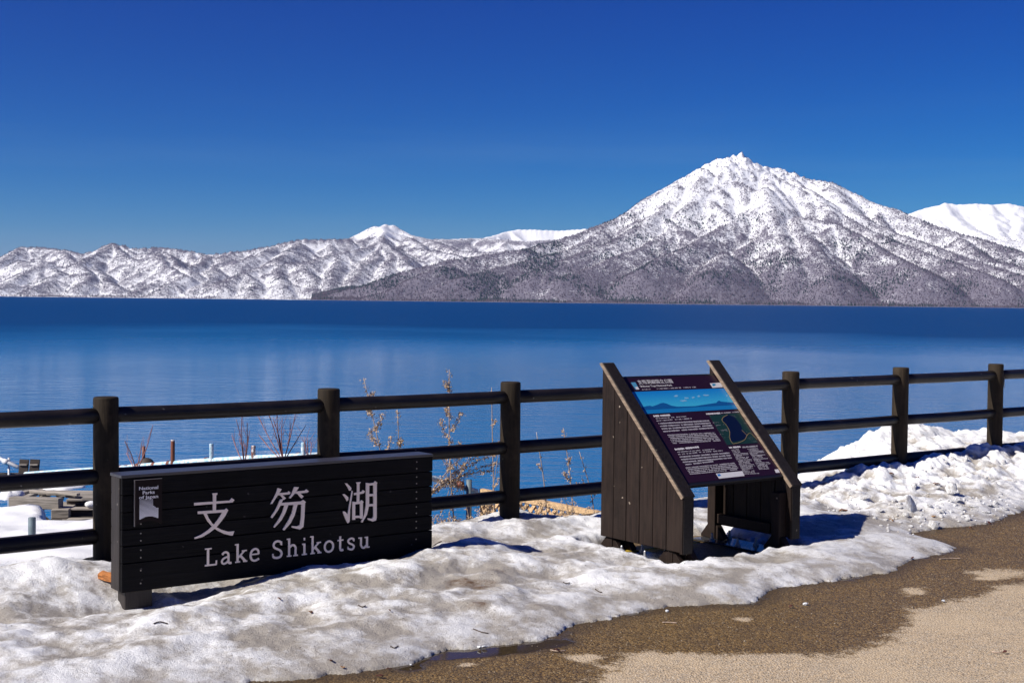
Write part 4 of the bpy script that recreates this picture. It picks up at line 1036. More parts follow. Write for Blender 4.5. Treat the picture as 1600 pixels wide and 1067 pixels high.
    bm = bmesh.new(); n = 17; ex0, ex1 = L0 + Wd * .165, L0 + Wd * .86; et, eb = T0 - H * .43, T0 - H * .86
    cx, cz, cr = ex1 + Wd * .03, T0 - H * .50, Wd * .235
    for k in range(n):
        z1 = et - (et - eb) * k / n; hgt = (et - eb) / n * (.30 + .62 * (k / (n - 1)) ** .8); z0 = z1 - hgt
        for part in range(14):
            xa = ex0 + (ex1 - ex0) * part / 14; xb = ex0 + (ex1 - ex0) * (part + 1) / 14; xm = (xa + xb) / 2
            arch = eb + (et - eb) * .14 * math.sin(math.pi * (xm - ex0) / (ex1 - ex0))
            if z0 < arch: zz0 = max(z0, arch)
            else: zz0 = z0
            if zz0 >= z1: continue
            if (xm - cx) ** 2 + ((z0 + z1) / 2 - cz) ** 2 < cr ** 2: continue
            prism_bm(bm, [(xa, zz0), (xb, zz0), (xb, z1), (xa, z1)], 1, SV - .0132, SV - .0118, 0)
    bm_obj('emblem', bm, M_plate_text, pl)
make_name_sign()

# ================================================================== INFORMATION BOARD
def make_info_board():
    s = thing('information_board', 'brown slatted stand with a slanted printed panel and map', 'information board', tuple(W(0, 0, 0)), TH)
    uo, u1 = IB_U0, IB_U1; vf, vr = VF, IB_VR
    TW = .085                                        # thickness of a side wall
    zf = uvz(at_v(1065, 771, vf))[2]; zr = uvz(at_u(941, 565, uo))[2]; zb = uvz(at_v(1064, 864, vf))[2]
    print('INFO', uo, u1, vf, vr, zf, zr, zb)
    def ztop(v, dz=0): return zf + (zr - zf) * (v - vf) / (vr - vf) + dz
    npl = 6; pw = (vr - vf - .012) / npl
    def wall(ua, ub, outer):
        """side wall: a core of planks on both faces, front trim, sloping cap"""
        wl = bpy.data.objects.new('side_wall', None); wl.empty_display_size = .1; put(wl, s)
        for (a, b_) in ((ua, ua + .020), (ub - .020, ub)):
            for k in range(npl):
                va = vf + .012 + k * pw; vb = va + pw - .005
                poly = [(va, zb), (vb, zb), (vb, ztop(vb, -.028)), (va, ztop(va, -.028))]
                o = prism('plank', poly, 0, a + random.uniform(-.001, .001), b_, M_board, wl, .0025)
        poly = [(vf + .03, zb + .01), (vr - .02, zb + .01), (vr - .02, ztop(vr - .02, -.04)), (vf + .03, ztop(vf + .03, -.04))]
        prism('core', poly, 0, ua + .0215, ub - .0215, M_trim, wl, 0)
        box('front_trim', (ua + .004, vf - .016, zb - .01), (ub, vf + .0095, zf - .02), M_trim, wl, .003)
        box('front_edge', (ua - .003, vf - .012, zb - .008), (ua + .0035, vf + .0105, zf - .022), M_board, wl, .001)
        # sloping cap board with a worn, bare lower-left arris
        n = np.array([-(zr - zf), (vr - vf)]); n = n / np.linalg.norm(n); tt = np.array([(vr - vf), (zr - zf)]); tt /= np.linalg.norm(tt)
        p0 = np.array([vf, zf]) - tt * .03 + n * -.026; p1 = np.array([vr, zr]) + tt * .004 + n * -.026
        cap = [tuple(p0), tuple(p1), tuple(p1 + n * .028 + tt * -.015), tuple(p0 + n * .028)]
        prism('cap_board', cap, 0, ua - .002, ub + .012, M_trim, wl, .003)
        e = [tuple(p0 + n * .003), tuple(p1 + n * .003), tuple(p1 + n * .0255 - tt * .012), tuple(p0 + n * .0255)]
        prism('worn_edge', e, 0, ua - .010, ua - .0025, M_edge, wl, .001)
        return wl
    wall(uo, uo + TW, True); wall(u1 - TW, u1, False)
    # four posts with gusset feet, low brace
    vp = (vf + .20, vr - .20)
    for side, ua in ((0, uo + TW + .002), (1, u1 - TW - .072)):
        for v in ((vf + .03, vr - .15) if side else (vf + .05, vr - .13)):
            zt_ = ztop(v, -.10)
            p = box('post', (ua, v, 0.012), (ua + .07, v + .07, zt_), M_board, s, .003)
            for d in (-1, 1):
                c = v + .035 + d * .035
                prism('gusset', [(c, .013), (c + d * .075, .013), (c + d * .075, .03), (c + d * .012, .105), (c, .105)], 0, ua + .012, ua + .058, M_board, s, .002)
    for ua in (uo + TW + .02, u1 - TW - .055):
        box('brace', (ua, vf + .125, zb + .02), (ua + .04, vr - .155, zb + .085), M_board, s, .003)
    # rear legs just under the outer wall edge
    for ua in (uo + .02,):
        for v in (vf + .10, vr - .10):
            p = box('foot_post', (ua, v, .012), (ua + .05, v + .06, zb + .02), M_board, s, .003)
            for d in (-1, 1):
                c = v + .03 + d * .03
                prism('gusset', [(c, .013), (c + d * .075, .013), (c + d * .075, .028), (c + d * .012, .095), (c, .095)], 0, ua + .006, ua + .044, M_board, s, .002)
    for ua in (uo + .02, u1 - TW - .13):
        box('base_plate', (ua - .04, vf + .02, .001), (ua + .19, vr - .02, .011), M_steel, s, .001)
    box('yellow_strip', (uo + .02, vr - .21, .0125), (u1 - .35, vr - .09, .020), M_yellow, s, .002)
    for (ua, v) in ((uo - .0, vr - .22), (uo + .0, vf + .33), (u1 - TW - .145, vr - .20), (u1 - TW - .145, vf + .33), (u1 - TW + .035, vr - .19), (u1 - TW - .02, vf + .28), (uo + .15, vr - .25), (uo + .15, vf + .3)):
        rows = [(.020, .011), (.020, .024), (.011, .026), (.011, .040), (.008, .041), (.008, .062), (.004, .068)]
        V = []; F = []
        for r_, z in rows:
            for k in range(8): V.append((ua + r_ * math.cos(k * math.pi / 4), v + r_ * math.sin(k * math.pi / 4), z))
        for q in range(len(rows) - 1):
            for k in range(8): F.append((q * 8 + k, q * 8 + (k + 1) % 8, q * 8 + 8 + (k + 1) % 8, q * 8 + 8 + k))
        F.append(tuple(range((len(rows) - 1) * 8, len(rows) * 8)))
        mesh_obj('anchor_bolt', V, F, M_bolt, s)
    # ---- slanted panel
    ul, ur = uo + TW + .001, u1 - TW - .001
    Ptop = np.array(uvz(at_u(1116, 583.5, u1 - TW))[1:]); Pbot = np.array(uvz(at_u(1226, 744, u1 - TW))[1:])
    print('PANEL', Ptop, Pbot)
    tt = Pbot - Ptop; Lp = np.linalg.norm(tt); tt /= Lp; nn = np.array([tt[1], -tt[0]])
    if nn[1] < 0: nn = -nn
    pan = prism('panel_frame', [tuple(Ptop - nn * .03), tuple(Ptop), tuple(Pbot), tuple(Pbot - nn * .03)], 0, ul, ur, M_frame, s, .002)
    tn = np.array([0, *tt]); nn3 = np.array([0, *nn]); o3 = np.array([0, *Ptop])
    def pl(a, b_, lift):   # a: u, b: metres down the slope
        return np.array([a, 0, 0]) + o3 + tn * b_ + nn3 * lift
    def pix(x, y):         # pixel of the enlarged crop -> (u, b) on the panel
        X, Y = 970 + x / 5.333, 570 + y / 5.333; d = ray(X, Y)
        nW = Uv * 0 + Vv * nn[0] + np.array([0, 0, nn[1]]); p0 = W(0, Ptop[0], Ptop[1])
        P = CAM + d * (((p0 - CAM) @ nW) / (d @ nW)); u, v, z = uvz(P)
        return (u, (np.array([v, z]) - Ptop) @ tt)
    def flat(name, poly, lift, mat, parent, raw=False):
        q = [p if raw else pix(*p) for p in poly]
        lo = [pl(a, b_, lift - .0004) for a, b_ in q]; hi = [pl(a, b_, lift) for a, b_ in q]; n = len(q)
        return mesh_obj(name, lo + hi, [tuple(range(n)), tuple(range(2 * n - 1, n - 1, -1))] + [(i, (i + 1) % n, n + (i + 1) % n, n + i) for i in range(n)], mat, parent)
    face = flat('printed_sheet', [(ul + .002, .018), (ur - .002, .018), (ur - .002, Lp - .022), (ul + .002, Lp - .022)], .0012, M_print, s, True)
    # picture band: sky, water, mountains, clouds
    def mk(c, r=.3): return plain('print_%d' % int(sum(c) * 1e6), c, r, spec=.4)
    b0 = pix(130, 222)[1]; b1 = pix(960, 375)[1]; b0 = (b0 + pix(850, 200)[1]) / 2; b1 = (b1 + pix(255, 402)[1]) / 2
    bw = b1 - b0; ua_, ub_ = ul + .002, ur - .002
    msk, tk, bk = mat_new('print_sky_gradient'); gk = tk.nodes.new('ShaderNodeTexCoord'); sk_ = tk.nodes.new('ShaderNodeSeparateXYZ'); tk.links.new(gk.outputs['Generated'], sk_.inputs[0])
    tk.links.new(mixc(tk, mapr(tk, sk_.outputs['Z'], .2, .95), (.045, .42, .62), (.008, .20, .55)), bk.inputs['Base Color']); bk.inputs['Roughness'].default_value = .3
    skyp = flat('picture_sky', [(ua_, b0), (ub_, b0), (ub_, b1), (ua_, b1)], .0020, msk, face, True)
    flat('picture_water', [(ua_, b0 + bw * .80), (ub_, b0 + bw * .78), (ub_, b1 - .0005), (ua_, b1 - .0005)], .0026, mk((.008, .17, .42)), face, True)
    ridge = [(ua_, b0 + bw * .74)] + [pix(x, y) for x, y in ((215, 345), (240, 342), (262, 348), (300, 335), (330, 322), (352, 318), (380, 325), (420, 342), (470, 350), (540, 348), (620, 345), (680, 335), (740, 326), (795, 318), (805, 305), (818, 300), (832, 307), (880, 312), (935, 316))] + [(ub_, b0 + bw * .42 + .0), (ub_, b0 + bw * .80), (ua_, b0 + bw * .82)]
    flat('picture_mountains', ridge, .0032, mk((.006, .085, .27)), face, True)
    for cx, cy, wdx in ((460, 262, 40), (545, 278, 50), (600, 272, 30), (650, 262, 26), (710, 255, 60), (885, 258, 14), (520, 300, 60)):
        r_ = random.Random(cx); pts = []
        for k in range(11):
            a = k / 11 * 2 * math.pi; pts.append((cx + wdx * .5 * math.cos(a) * r_.uniform(.5, 1.1), cy + 8 * math.sin(a) * r_.uniform(.4, 1.3)))
        flat('picture_cloud', pts, .0026, mk((.20, .42, .62)), face)
    # little mark of the header: white block, pale logo plate
    flat('header_mark', [(82, 148), (120, 146), (152, 205), (122, 207)], .0020, mk((.08, .28, .45)), face)
    flat('header_mark', [(118, 186), (140, 184), (154, 206), (130, 208)], .0026, M_white, face)
    lg = flat('logo_plate', [(740, 155), (832, 148), (850, 186), (764, 193)], .0020, M_white, face)
    flat('logo_mark', [(756, 163), (775, 158), (792, 164), (782, 174), (768, 178)], .0026, mk((.02, .22, .38)), face)
    flat('service_strip', [(790, 906), (1012, 885), (1030, 925), (818, 948)], .0020, M_white, face)
    flat('service_mark', [(800, 912), (822, 909), (834, 922), (812, 930)], .0026, mk((.02, .18, .50)), face)
    flat('corner_plate', [(1280, 872), (1310, 869), (1324, 897), (1292, 900)], .0020, M_white, face)
    # map
    mp_ = flat('map', [(735, 422), (990, 400), (1142, 650), (885, 668)], .0020, mk((.010, .036, .030)), face)
    flat('map_lake', [(852, 440), (890, 415), (940, 432), (975, 470), (1000, 505), (1010, 540), (1050, 570), (1045, 610), (1000, 628), (950, 640), (920, 640), (905, 600), (900, 540), (880, 500), (850, 470)], .0026, mk((.003, .008, .030)), face)
    M_road = mk((.32, .23, .11))
    def line(pts, wdt, lift, mat, nm):
        q = [pix(*p) for p in pts]; bmv = Geo()
        for poly in ribbon(q, wdt):
            V = [pl(a, b_, lift) for a, b_ in poly] + [pl(a, b_, lift - .0004) for a, b_ in poly]
            bmv.add(V, [(0, 1, 2, 3), (7, 6, 5, 4), (0, 4, 5, 1), (1, 5, 6, 2), (2, 6, 7, 3), (3, 7, 4, 0)])
        return bmv.build(nm, mat, face)
    line(smooth_path([(888, 418), (850, 440), (842, 465), (865, 490), (890, 525), (905, 560), (905, 600), (915, 635), (935, 660)], 4), .0032, .0034, M_road, 'map_road')
    line(smooth_path([(935, 660), (985, 648), (1030, 625), (1050, 590), (1075, 570), (1110, 600), (1135, 625)], 4), .0032, .0037, M_road, 'map_road')
    line(smooth_path([(1005, 545), (1035, 575), (1050, 590)], 4), .003, .0040, M_road, 'map_road')
    # rows of small print: tiny marks, too small to read
    def marks(name, rows, dens=.8, mw=(3, 7)):
        G = Geo(); r_ = random.Random(len(rows) * 13 + int(rows[0][0]))
        for (xa, ya, xb, yb, hpx) in rows:
            Lx = xb - xa; x = 0.0
            while x < Lx:
                wpx = r_.uniform(*mw) * .8; wpx = min(wpx, Lx - x)
                if r_.random() < dens:
                    y = ya + (yb - ya) * x / Lx; k = r_.uniform(.62, 1.0); y0 = y - hpx * .5 * k; y1 = y + hpx * .5 * k; sk = hpx * .28
                    q = [pix(x + xa - sk, y0), pix(x + xa + wpx - sk, y0), pix(x + xa + wpx + sk, y1), pix(x + xa + sk, y1)]
                    V = [pl(a, b_, .0020) for a, b_ in q] + [pl(a, b_, .0014) for a, b_ in q]
                    G.add(V, [(3, 2, 1, 0), (4, 5, 6, 7), (0, 1, 5, 4), (1, 2, 6, 5), (2, 3, 7, 6), (3, 0, 4, 7)])
                x += wpx + r_.uniform(1.2, 2.4)
        o = G.build(name, M_small if 'heading' not in name else M_white, face); o['kind'] = 'stuff'; return o
    marks('small_print', [(178, 207, 250, 203, 8), (300, 201, 400, 196, 9), (408, 196, 500, 191, 9), (508, 191, 625, 186, 9)])
    marks('heading_print', [(272, 428, 410, 419, 17)], .95, (7, 12)); marks('small_print', [(285, 449, 445, 437, 8), (462, 436, 545, 430, 8), (298, 468, 345, 463, 9), (355, 463, 430, 457, 9), (445, 457, 590, 447, 9)])
    marks('body_print', [(315 + 13 * k, 490 + 22 * k, 735 + 12 * k, 466 + 19.5 * k, 12) for k in range(4)], .93, (4, 9))
    marks('body_print', [(388 + 9 * k, 586 + 13.6 * k, 782 + 9.5 * k, 566 + 12.8 * k, 9) for k in range(6)], .9, (3, 7))
    marks('heading_print', [(450, 705, 652, 684, 17)], .95, (7, 12)); marks('small_print', [(462, 728, 660, 712, 8), (680, 711, 782, 702, 8), (478, 746, 535, 741, 9), (548, 740, 640, 730, 9), (652, 729, 846, 715, 9)])
    marks('body_print', [(490 + 13 * k, 768 + 21.5 * k, 905 + 9 * k - (160 if k == 3 else 0), 734 + 20 * k + (10 if k == 3 else 0), 12) for k in range(4)], .93, (4, 9))
    marks('body_print', [(540 + 9 * k, 858 + 13 * k, 948 + 9 * k, 818 + 13 * k, 9) for k in range(5)], .9, (3, 7))
    marks('heading_print', [(712, 410, 826, 403, 14)], .95, (6, 10)); marks('small_print', [(835, 402, 985, 392, 9)])
    marks('heading_print', [(902, 690, 1002, 682, 15)], .95, (6, 10)); marks('small_print', [(1012, 684, 1140, 674, 8), (1014, 690, 1138, 681, 6)])
    marks('column_print', [(922 + 5.6 * k, 710 + 10.5 * k, 922 + 5.6 * k + random.choice((60, 95, 118, 122)), 704 + 10.5 * k, 7) for k in range(20)], .85, (3, 6))
    marks('column_print', [(1055 + 6.0 * k, 702 + 10.5 * k, 1055 + 6.0 * k + random.choice((85, 118, 120, 60)), 696 + 10.5 * k, 7) for k in range(17)], .85, (3, 6))
    marks('map_print', [(770, 483, 820, 480, 10), (900, 428, 955, 424, 9), (915, 440, 965, 436, 7), (790, 505, 830, 502, 8), (850, 497, 885, 494, 8), (920, 526, 960, 522, 8), (960, 525, 1000, 521, 9), (940, 562, 975, 558, 11), (935, 573, 985, 570, 8),
                        (1000, 490, 1045, 486, 8), (1025, 560, 1055, 556, 8), (1060, 610, 1095, 606, 9), (1065, 622, 1105, 619, 7), (830, 545, 885, 541, 10), (840, 556, 890, 552, 8), (945, 612, 985, 609, 10), (862, 606, 910, 603, 8), (1090, 640, 1130, 637, 8), (820, 580, 860, 577, 7)], .9, (4, 9))
    # title lettering
    Bm = lambda a, b_, lift: Matrix(((1, 0, 0, a), (0, -tt[0], nn[0], 0), (0, -tt[1], nn[1], 0), (0, 0, 0, 1)))
    def title(body, xa, ya, xb, yb, size, bold):
        (a0, c0), (a1, c1) = pix(xa, ya), pix(xb, yb); p = pl(a0, (c0 + c1) / 2, .0022)
        mt = Matrix(((1, 0, 0, p[0]), (0, -tt[0], nn[0], p[1]), (0, -tt[1], nn[1], p[2]), (0, 0, 0, 1)))
        o = text_mesh('title_text', body, size, M_white, face, Matrix.Identity(4), 1.0, 'LEFT', .0003, bold)
        xs = [v.co.x for v in o.data.vertices]; k = (a1 - a0) / (max(xs) - min(xs)); ys = [v.co.y for v in o.data.vertices]
        o.data.transform(mt @ Matrix.Diagonal((k, 1, 1, 1)) @ Matrix.Translation((-min(xs), 0, 0)))
        return o
    title('支笏洞爺国立公園', 148, 158, 438, 152, (pix(250, 160)[1] - pix(250, 122)[1]) * 1.0, 0)
    title('Shikotsu Toya National Park', 165, 188, 430, 178, (pix(250, 190)[1] - pix(250, 170)[1]) * 1.15, 0)
make_info_board()

# ================================================================== THINGS BEYOND THE FENCE
def A(x, y, D): return tuple(at_d(x, y, D))
def make_pole():
    p0 = at_d(50, 808, 10.6); zb = -.75
    o = tube('steel_pole', [(p0[0], p0[1], zb), (p0[0], p0[1], p0[2] - .004), tuple(p0)], [.029, .029, .026], M_pipegrey, None, 16)
    tag(o, 'short grey steel pole standing upright in the snow behind the fence', 'pole')
make_pole()

def make_pipe_railing():
    s = thing('pipe_railing', 'flaking white and blue pipe handrail at the water edge', 'railing')
    g = lambda x, y, D: np.array(at_d(x, y, D))
    pts = [g(40, 741, 17.0), g(190, 731, 15.9), g(300, 721.5, 15.1), g(400, 715.5, 14.4), g(505, 711, 13.7)]
    tube('handrail', pts, .033, M_pipe, s, 14)
    pts2 = [g(505, 711, 13.72), g(600, 728, 13.9), g(690, 751, 14.2), g(745, 768, 14.5)]
    tube('handrail', pts2, .030, M_pipeblue, s, 14)
    for (x, y, D, m) in ((270, 687, 15.28, M_rust), (330.5, 693, 14.85, M_pipeblue), (396, 696, 14.4, M_rust), (474, 691, 13.85, M_pipeblue)):
        top = g(x, y, D); b_ = top.copy(); b_[2] = LAKE_Z - .5
        pp = tube('upright', [b_, top - np.array([0, 0, .01]), top], [.024, .024, .021], m, s, 12)
    for (x, y, D) in ((265, 725, 15.35), (323.5, 720, 14.95), (388, 716.5, 14.5), (466, 713, 13.98), (216, 729, 15.7)):
        c = g(x, y, D); d = pts[2] - pts[1]; d = d / np.linalg.norm(d)
        tube('clamp', [c - d * .022, c + d * .022], .042, M_rust, s, 12)
    top = g(733, 749, 14.35); b_ = top.copy(); b_[2] = LAKE_Z - .5
    tube('upright', [b_, top], .030, M_pipegrey, s, 12)
    c = g(719, 757, 14.32); d = pts2[2] - pts2[1]; d /= np.linalg.norm(d); tube('clamp', [c - d * .03, c + d * .03], .040, M_rust, s, 12)
make_pipe_railing()

def make_bollard():
    g = lambda x, y, D: np.array(at_d(x, y, D))
    c = g(229, 727, 16.4)
    s = thing('mooring_post', 'rusty post on a dark domed cap behind the blue pipe handrail', 'mooring post')
    V = []; F = []; rows = 8; R0 = 13.5 / FPX * 16.4
    for i in range(rows):
        a = i / (rows - 1) * math.pi / 2
        for k in range(20): V.append((c[0] + R0 * math.cos(a) * math.cos(k * math.pi / 10), c[1] + R0 * math.cos(a) * math.sin(k * math.pi / 10), c[2] - .02 + R0 * 1.1 * math.sin(a)))
    for i in range(rows - 1):
        for k in range(20): F.append((i * 20 + k, i * 20 + (k + 1) % 20, i * 20 + 20 + (k + 1) % 20, i * 20 + 20 + k))
    mesh_obj('dome', V, F, M_darkwood, s, True)
    b_ = c.copy(); b_[2] = LAKE_Z - .4
    tube('pile', [b_, c + np.array([0, 0, .005])], R0 * .96, M_darkwood, s, 20)
    t0 = g(224.5, 697, 16.4); b2 = t0.copy(); b2[2] = c[2]
    tube('post', [b2, t0], .019, M_rust, s, 12)
make_bollard()

def obox(name, c, half, rz, mat, parent, ry=0.0, rx=0.0, bev=.006):
    bm = bmesh.new(); bmesh.ops.create_cube(bm, size=1)
    bmesh.ops.scale(bm, vec=[2 * h for h in half], verts=bm.verts)
    if bev: bmesh.ops.bevel(bm, geom=bm.edges[:], offset=bev, segments=1, affect='EDGES')
    o = bm_obj(name, bm, mat, parent); o.location = c; o.rotation_euler = (rx, ry, rz); return o
def make_jetty():
    s = thing('wooden_jetty', 'weathered timber jetty of loose planks on stacked beams beside the snow slope', 'jetty')
    zx = lambda x, y: (x / 7.624, 690 + y / 7.624)
    # deck boards, their left ends stepping back along the edge
    for k, (x, y) in enumerate(((370, 598), (462, 612), (562, 622), (672, 634), (785, 648), (900, 658), (980, 676))):
        P = at_z(*zx(x, y), -1.0); ln = 1.9
        obox('deck_board', (P[0] + ln / 2, P[1] + .02 + ln * .02, -1.0), (ln / 2, .050, .017), .05, M_oldwood, s, bev=.003)
    a = at_z(*zx(365, 585), -.95); b_ = at_z(*zx(935, 628), -.95); mid = (a + b_) / 2; d = b_ - a
    obox('edge_board', tuple(mid), (np.linalg.norm(d) / 2, .035, .017), math.atan2(d[1], d[0]), M_oldwood, s, bev=.003)
    # cross sleepers at the left, then the stacked beams
    for k, (x, y, w_) in enumerate(((200, 640, .10), (320, 655, .11), (470, 668, .11), (640, 682, .12))):
        P = at_z(*zx(x, y), -1.06); obox('sleeper', (P[0], P[1] + .3, -1.065), (.045, .42, .022), .12 * k - .1, M_oldwood, s, bev=.004)
    P = at_d(*zx(430, 735), 17.55); obox('beam', (P[0] - .02, P[1] + .06, P[2]), (.34, .07, .072), -.13, M_oldwood, s, bev=.006)
    P = at_d(*zx(600, 870), 17.45); obox('beam', (P[0] + .10, P[1] + .30, P[2]), (.11, .34, .075), .10, M_oldwood, s, bev=.006)
    for (x, y, D, hx) in ((1050, 870, 17.6, .50), (1060, 1000, 17.35, .48), (1080, 760, 17.9, .46)):
        P = at_d(*zx(x, y), D); obox('beam', (P[0] + .15, P[1] + .06, P[2]), (hx, .06, .066), .10, M_darkwood, s, bev=.006)  # shade on the beam fronts is put into the dark timber colour
        obox('lit_beam_top', (P[0] + .15, P[1] + .05, P[2] + .078), (hx, .085, .010), .10, M_oldwood, s, bev=.002)  # pale strip added as the beam's sunlit top edge
    P = at_d(*zx(680, 1010), 17.3); obox('beam', (P[0], P[1] + .2, P[2]), (.10, .22, .10), .1, M_darkwood, s, bev=.006)
    for (x, y) in ((300, 700), (760, 720), (1050, 720), (1130, 690)):
        P = at_z(*zx(x, y), -1.05); tube('pile', [(P[0], P[1] + .3, LAKE_Z - .6), (P[0], P[1] + .3, -1.1)], .06, M_darkwood, s, 10)
    # snow lying on it
    for (x, y, sx, sy, sz) in ((700, 568, .28, .35, .06), (40, 690, .16, .3, .085)):
        P = at_z(*zx(x, y), -1.0); V = []; F = []
        for i in range(7):
            a = i / 6 * math.pi / 2
            for k in range(18):
                q = 1 + .12 * math.sin(k * 2.1 + x); V.append((P[0] + sx * math.cos(a) * math.cos(k * math.pi / 9) * q, P[1] + .25 + sy * math.cos(a) * math.sin(k * math.pi / 9) * q, -1.0 + sz * math.sin(a) * q))
        for i in range(6):
            for k in range(18): F.append((i * 18 + k, i * 18 + (k + 1) % 18, i * 18 + 18 + (k + 1) % 18, i * 18 + 18 + k))
        tag(mesh_obj('snow_patch', V, F, M_snowc, None, True), 'flat patch of snow lying on the jetty boards' if x > 100 else 'rounded snow drift at the end of the jetty sleepers', 'snow')
    P = at_d(*zx(1080, 745), 17.6); bm = bmesh.new(); bmesh.ops.create_icosphere(bm, subdivisions=3, radius=.062)
    for vv in bm.verts: vv.co.x *= 1.15; vv.co.z *= .75; vv.co *= 1 + .08 * math.sin(vv.co.x * 60) * math.cos(vv.co.y * 50)
    o = bm_obj('snow_lump', bm, M_snowc, None, True); o.location = tuple(P); tag(o, 'small round lump of snow on the jetty beam', 'snow')
make_jetty()

def make_left_bits():
    # white pipe rail and its post beyond the jetty
    s = thing('white_rail', 'white pipe rail sloping down beside a white post beyond the jetty', 'railing')
    tube('rail', [A(-60, 691, 20.5), A(0, 717, 20.2), A(29, 730, 20.0)], .030, M_whitepaint, s, 10)
    t0 = np.array(A(14, 715, 20.3)); b_ = t0.copy(); b_[2] = LAKE_Z - .3
    tube('post', [b_, t0], .018, M_whitepaint, s, 10); tube('clamp', [A(6, 720, 20.15), A(12, 722.5, 20.1)], .042, M_whitepaint, s, 10)
    for k, (x0, x1, y) in enumerate(((30, 44, 720.5), (46.5, 61, 719.5))):
        c = np.array(A((x0 + x1) / 2, 731, 19.6)); b = thing('plank_panel', ('dark mossy board leaning at the jetty end, beside the white rail', 'dark mossy board leaning at the jetty end, on the lake side of its twin')[k], 'board', (c[0], c[1], c[2] - .12))
        o = obox('board', (0, 0, .12), ((x1 - x0) / 2 / FPX * 19.6, .022, .125), .1, M_darkwood, b, rx=-.12, bev=.004)
        o.rotation_euler = (-.12, .06, .1)
        obox('batten', (0, -.028, .17), ((x1 - x0) / 2.4 / FPX * 19.6, .008, .012), .1, M_oldwood, b, rx=-.12, bev=.002)
    q = np.array(A(70, 738, 19.5)); s2 = thing('low_timber', 'low dark timber lying at the far edge of the jetty', 'timber', tuple(q))
    obox('beam', (0, 0, 0), (.125, .05, .028), .03, M_darkwood, s2, bev=.004); obox('post', (-.05, .02, -.35), (.03, .03, .33), 0, M_darkwood, s2, bev=.004)
    q = np.array(A(12, 742, 20.6)); s3 = thing('walkway_edge', 'dark plank edge of a walkway behind the white post', 'walkway', tuple(q))
    obox('beam', (0, 0, 0), (.45, .06, .03), .03, M_darkwood, s3, bev=.004)
    for dx in (-.3, .2): obox('post', (dx, .05, -.45), (.035, .035, .42), 0, M_darkwood, s3, bev=.004)
make_left_bits()

def make_lattice():
    s = thing('lattice_fence', 'pale wooden lattice panel with a sloping top rail below the fence', 'lattice fence')
    a = np.array(at_d(752, 767, 14.4)); b_ = np.array(at_d(937, 803, 12.9)); d = b_ - a; Ld = np.linalg.norm(d[:2]); dirh = np.array([d[0], d[1], 0]) / Ld
    nrm = np.array([-dirh[1], dirh[0], 0])
    def bar(p, q, w_, t_, name, mat):
        p, q = np.array(p), np.array(q); ax = q - p; l = np.linalg.norm(ax); ax /= l; side = np.cross(ax, nrm); side /= np.linalg.norm(side)
        V = [p * (1 - e) + q * e + side * sx * w_ / 2 + nrm * sy * t_ / 2 for e in (0, 1) for sx, sy in ((-1, -1), (1, -1), (1, 1), (-1, 1))]
        return mesh_obj(name, V, [(0, 1, 2, 3), (7, 6, 5, 4), (0, 4, 5, 1), (1, 5, 6, 2), (2, 6, 7, 3), (3, 7, 4, 0)], mat, s)
    bar(a, b_, .055, .05, 'top_rail', M_lattice)
    down = np.array([0, 0, -.85])
    bar(a + np.array([.02, 0, 0]), a + down + np.array([.02, 0, 0]), .05, .045, 'post', M_lattice)
    bar(b_, b_ + down * .8, .05, .045, 'post', M_lattice)
    bar(a + down, b_ + down, .05, .04, 'bottom_rail', M_lattice)
    n = 17
    for k in range(-7, n + 1):
        for sg in (1, -1):
            t0 = (k + .5) / n; t1 = t0 + sg * .80 / Ld
            t0c, t1c = t0, t1; z0, z1 = 0., 1.
            if sg == 1:
                pass
            # clip to the panel
            def clip(t0, t1):
                e0, e1 = 0., 1.
                for lim in (0., 1.):
                    f = (lim - t0) / (t1 - t0)
                    if (t0 - lim) * (1 if lim == 0 else -1) < 0: e0 = max(e0, f)
                    if (t1 - lim) * (1 if lim == 0 else -1) < 0: e1 = min(e1, f)
                return e0, e1
            if sg == -1: t0, t1 = (k + .5 + 7) / n, (k + .5 + 7) / n - .80 / Ld
            e0, e1 = clip(t0, t1)
            if e1 - e0 < .08: continue
            P = lambda e: a + d * (t0 + (t1 - t0) * e) + down * e + nrm * (.008 * sg)
            bar(P(e0), P(e1), .036, .010, 'slat', M_lattice)
make_lattice()

def log_pile():
    a = np.array(at_d(880, 818, 12.2)); 
    o = tube('driftwood_log', [at_d(862, 822, 12.5), at_d(900, 817, 12.2), at_d(950, 811, 11.9)], [.035, .045, .05], M_oldwood, None, 10)
    tag(o, 'grey weathered log lying behind the fence by the lattice', 'log')
log_pile()

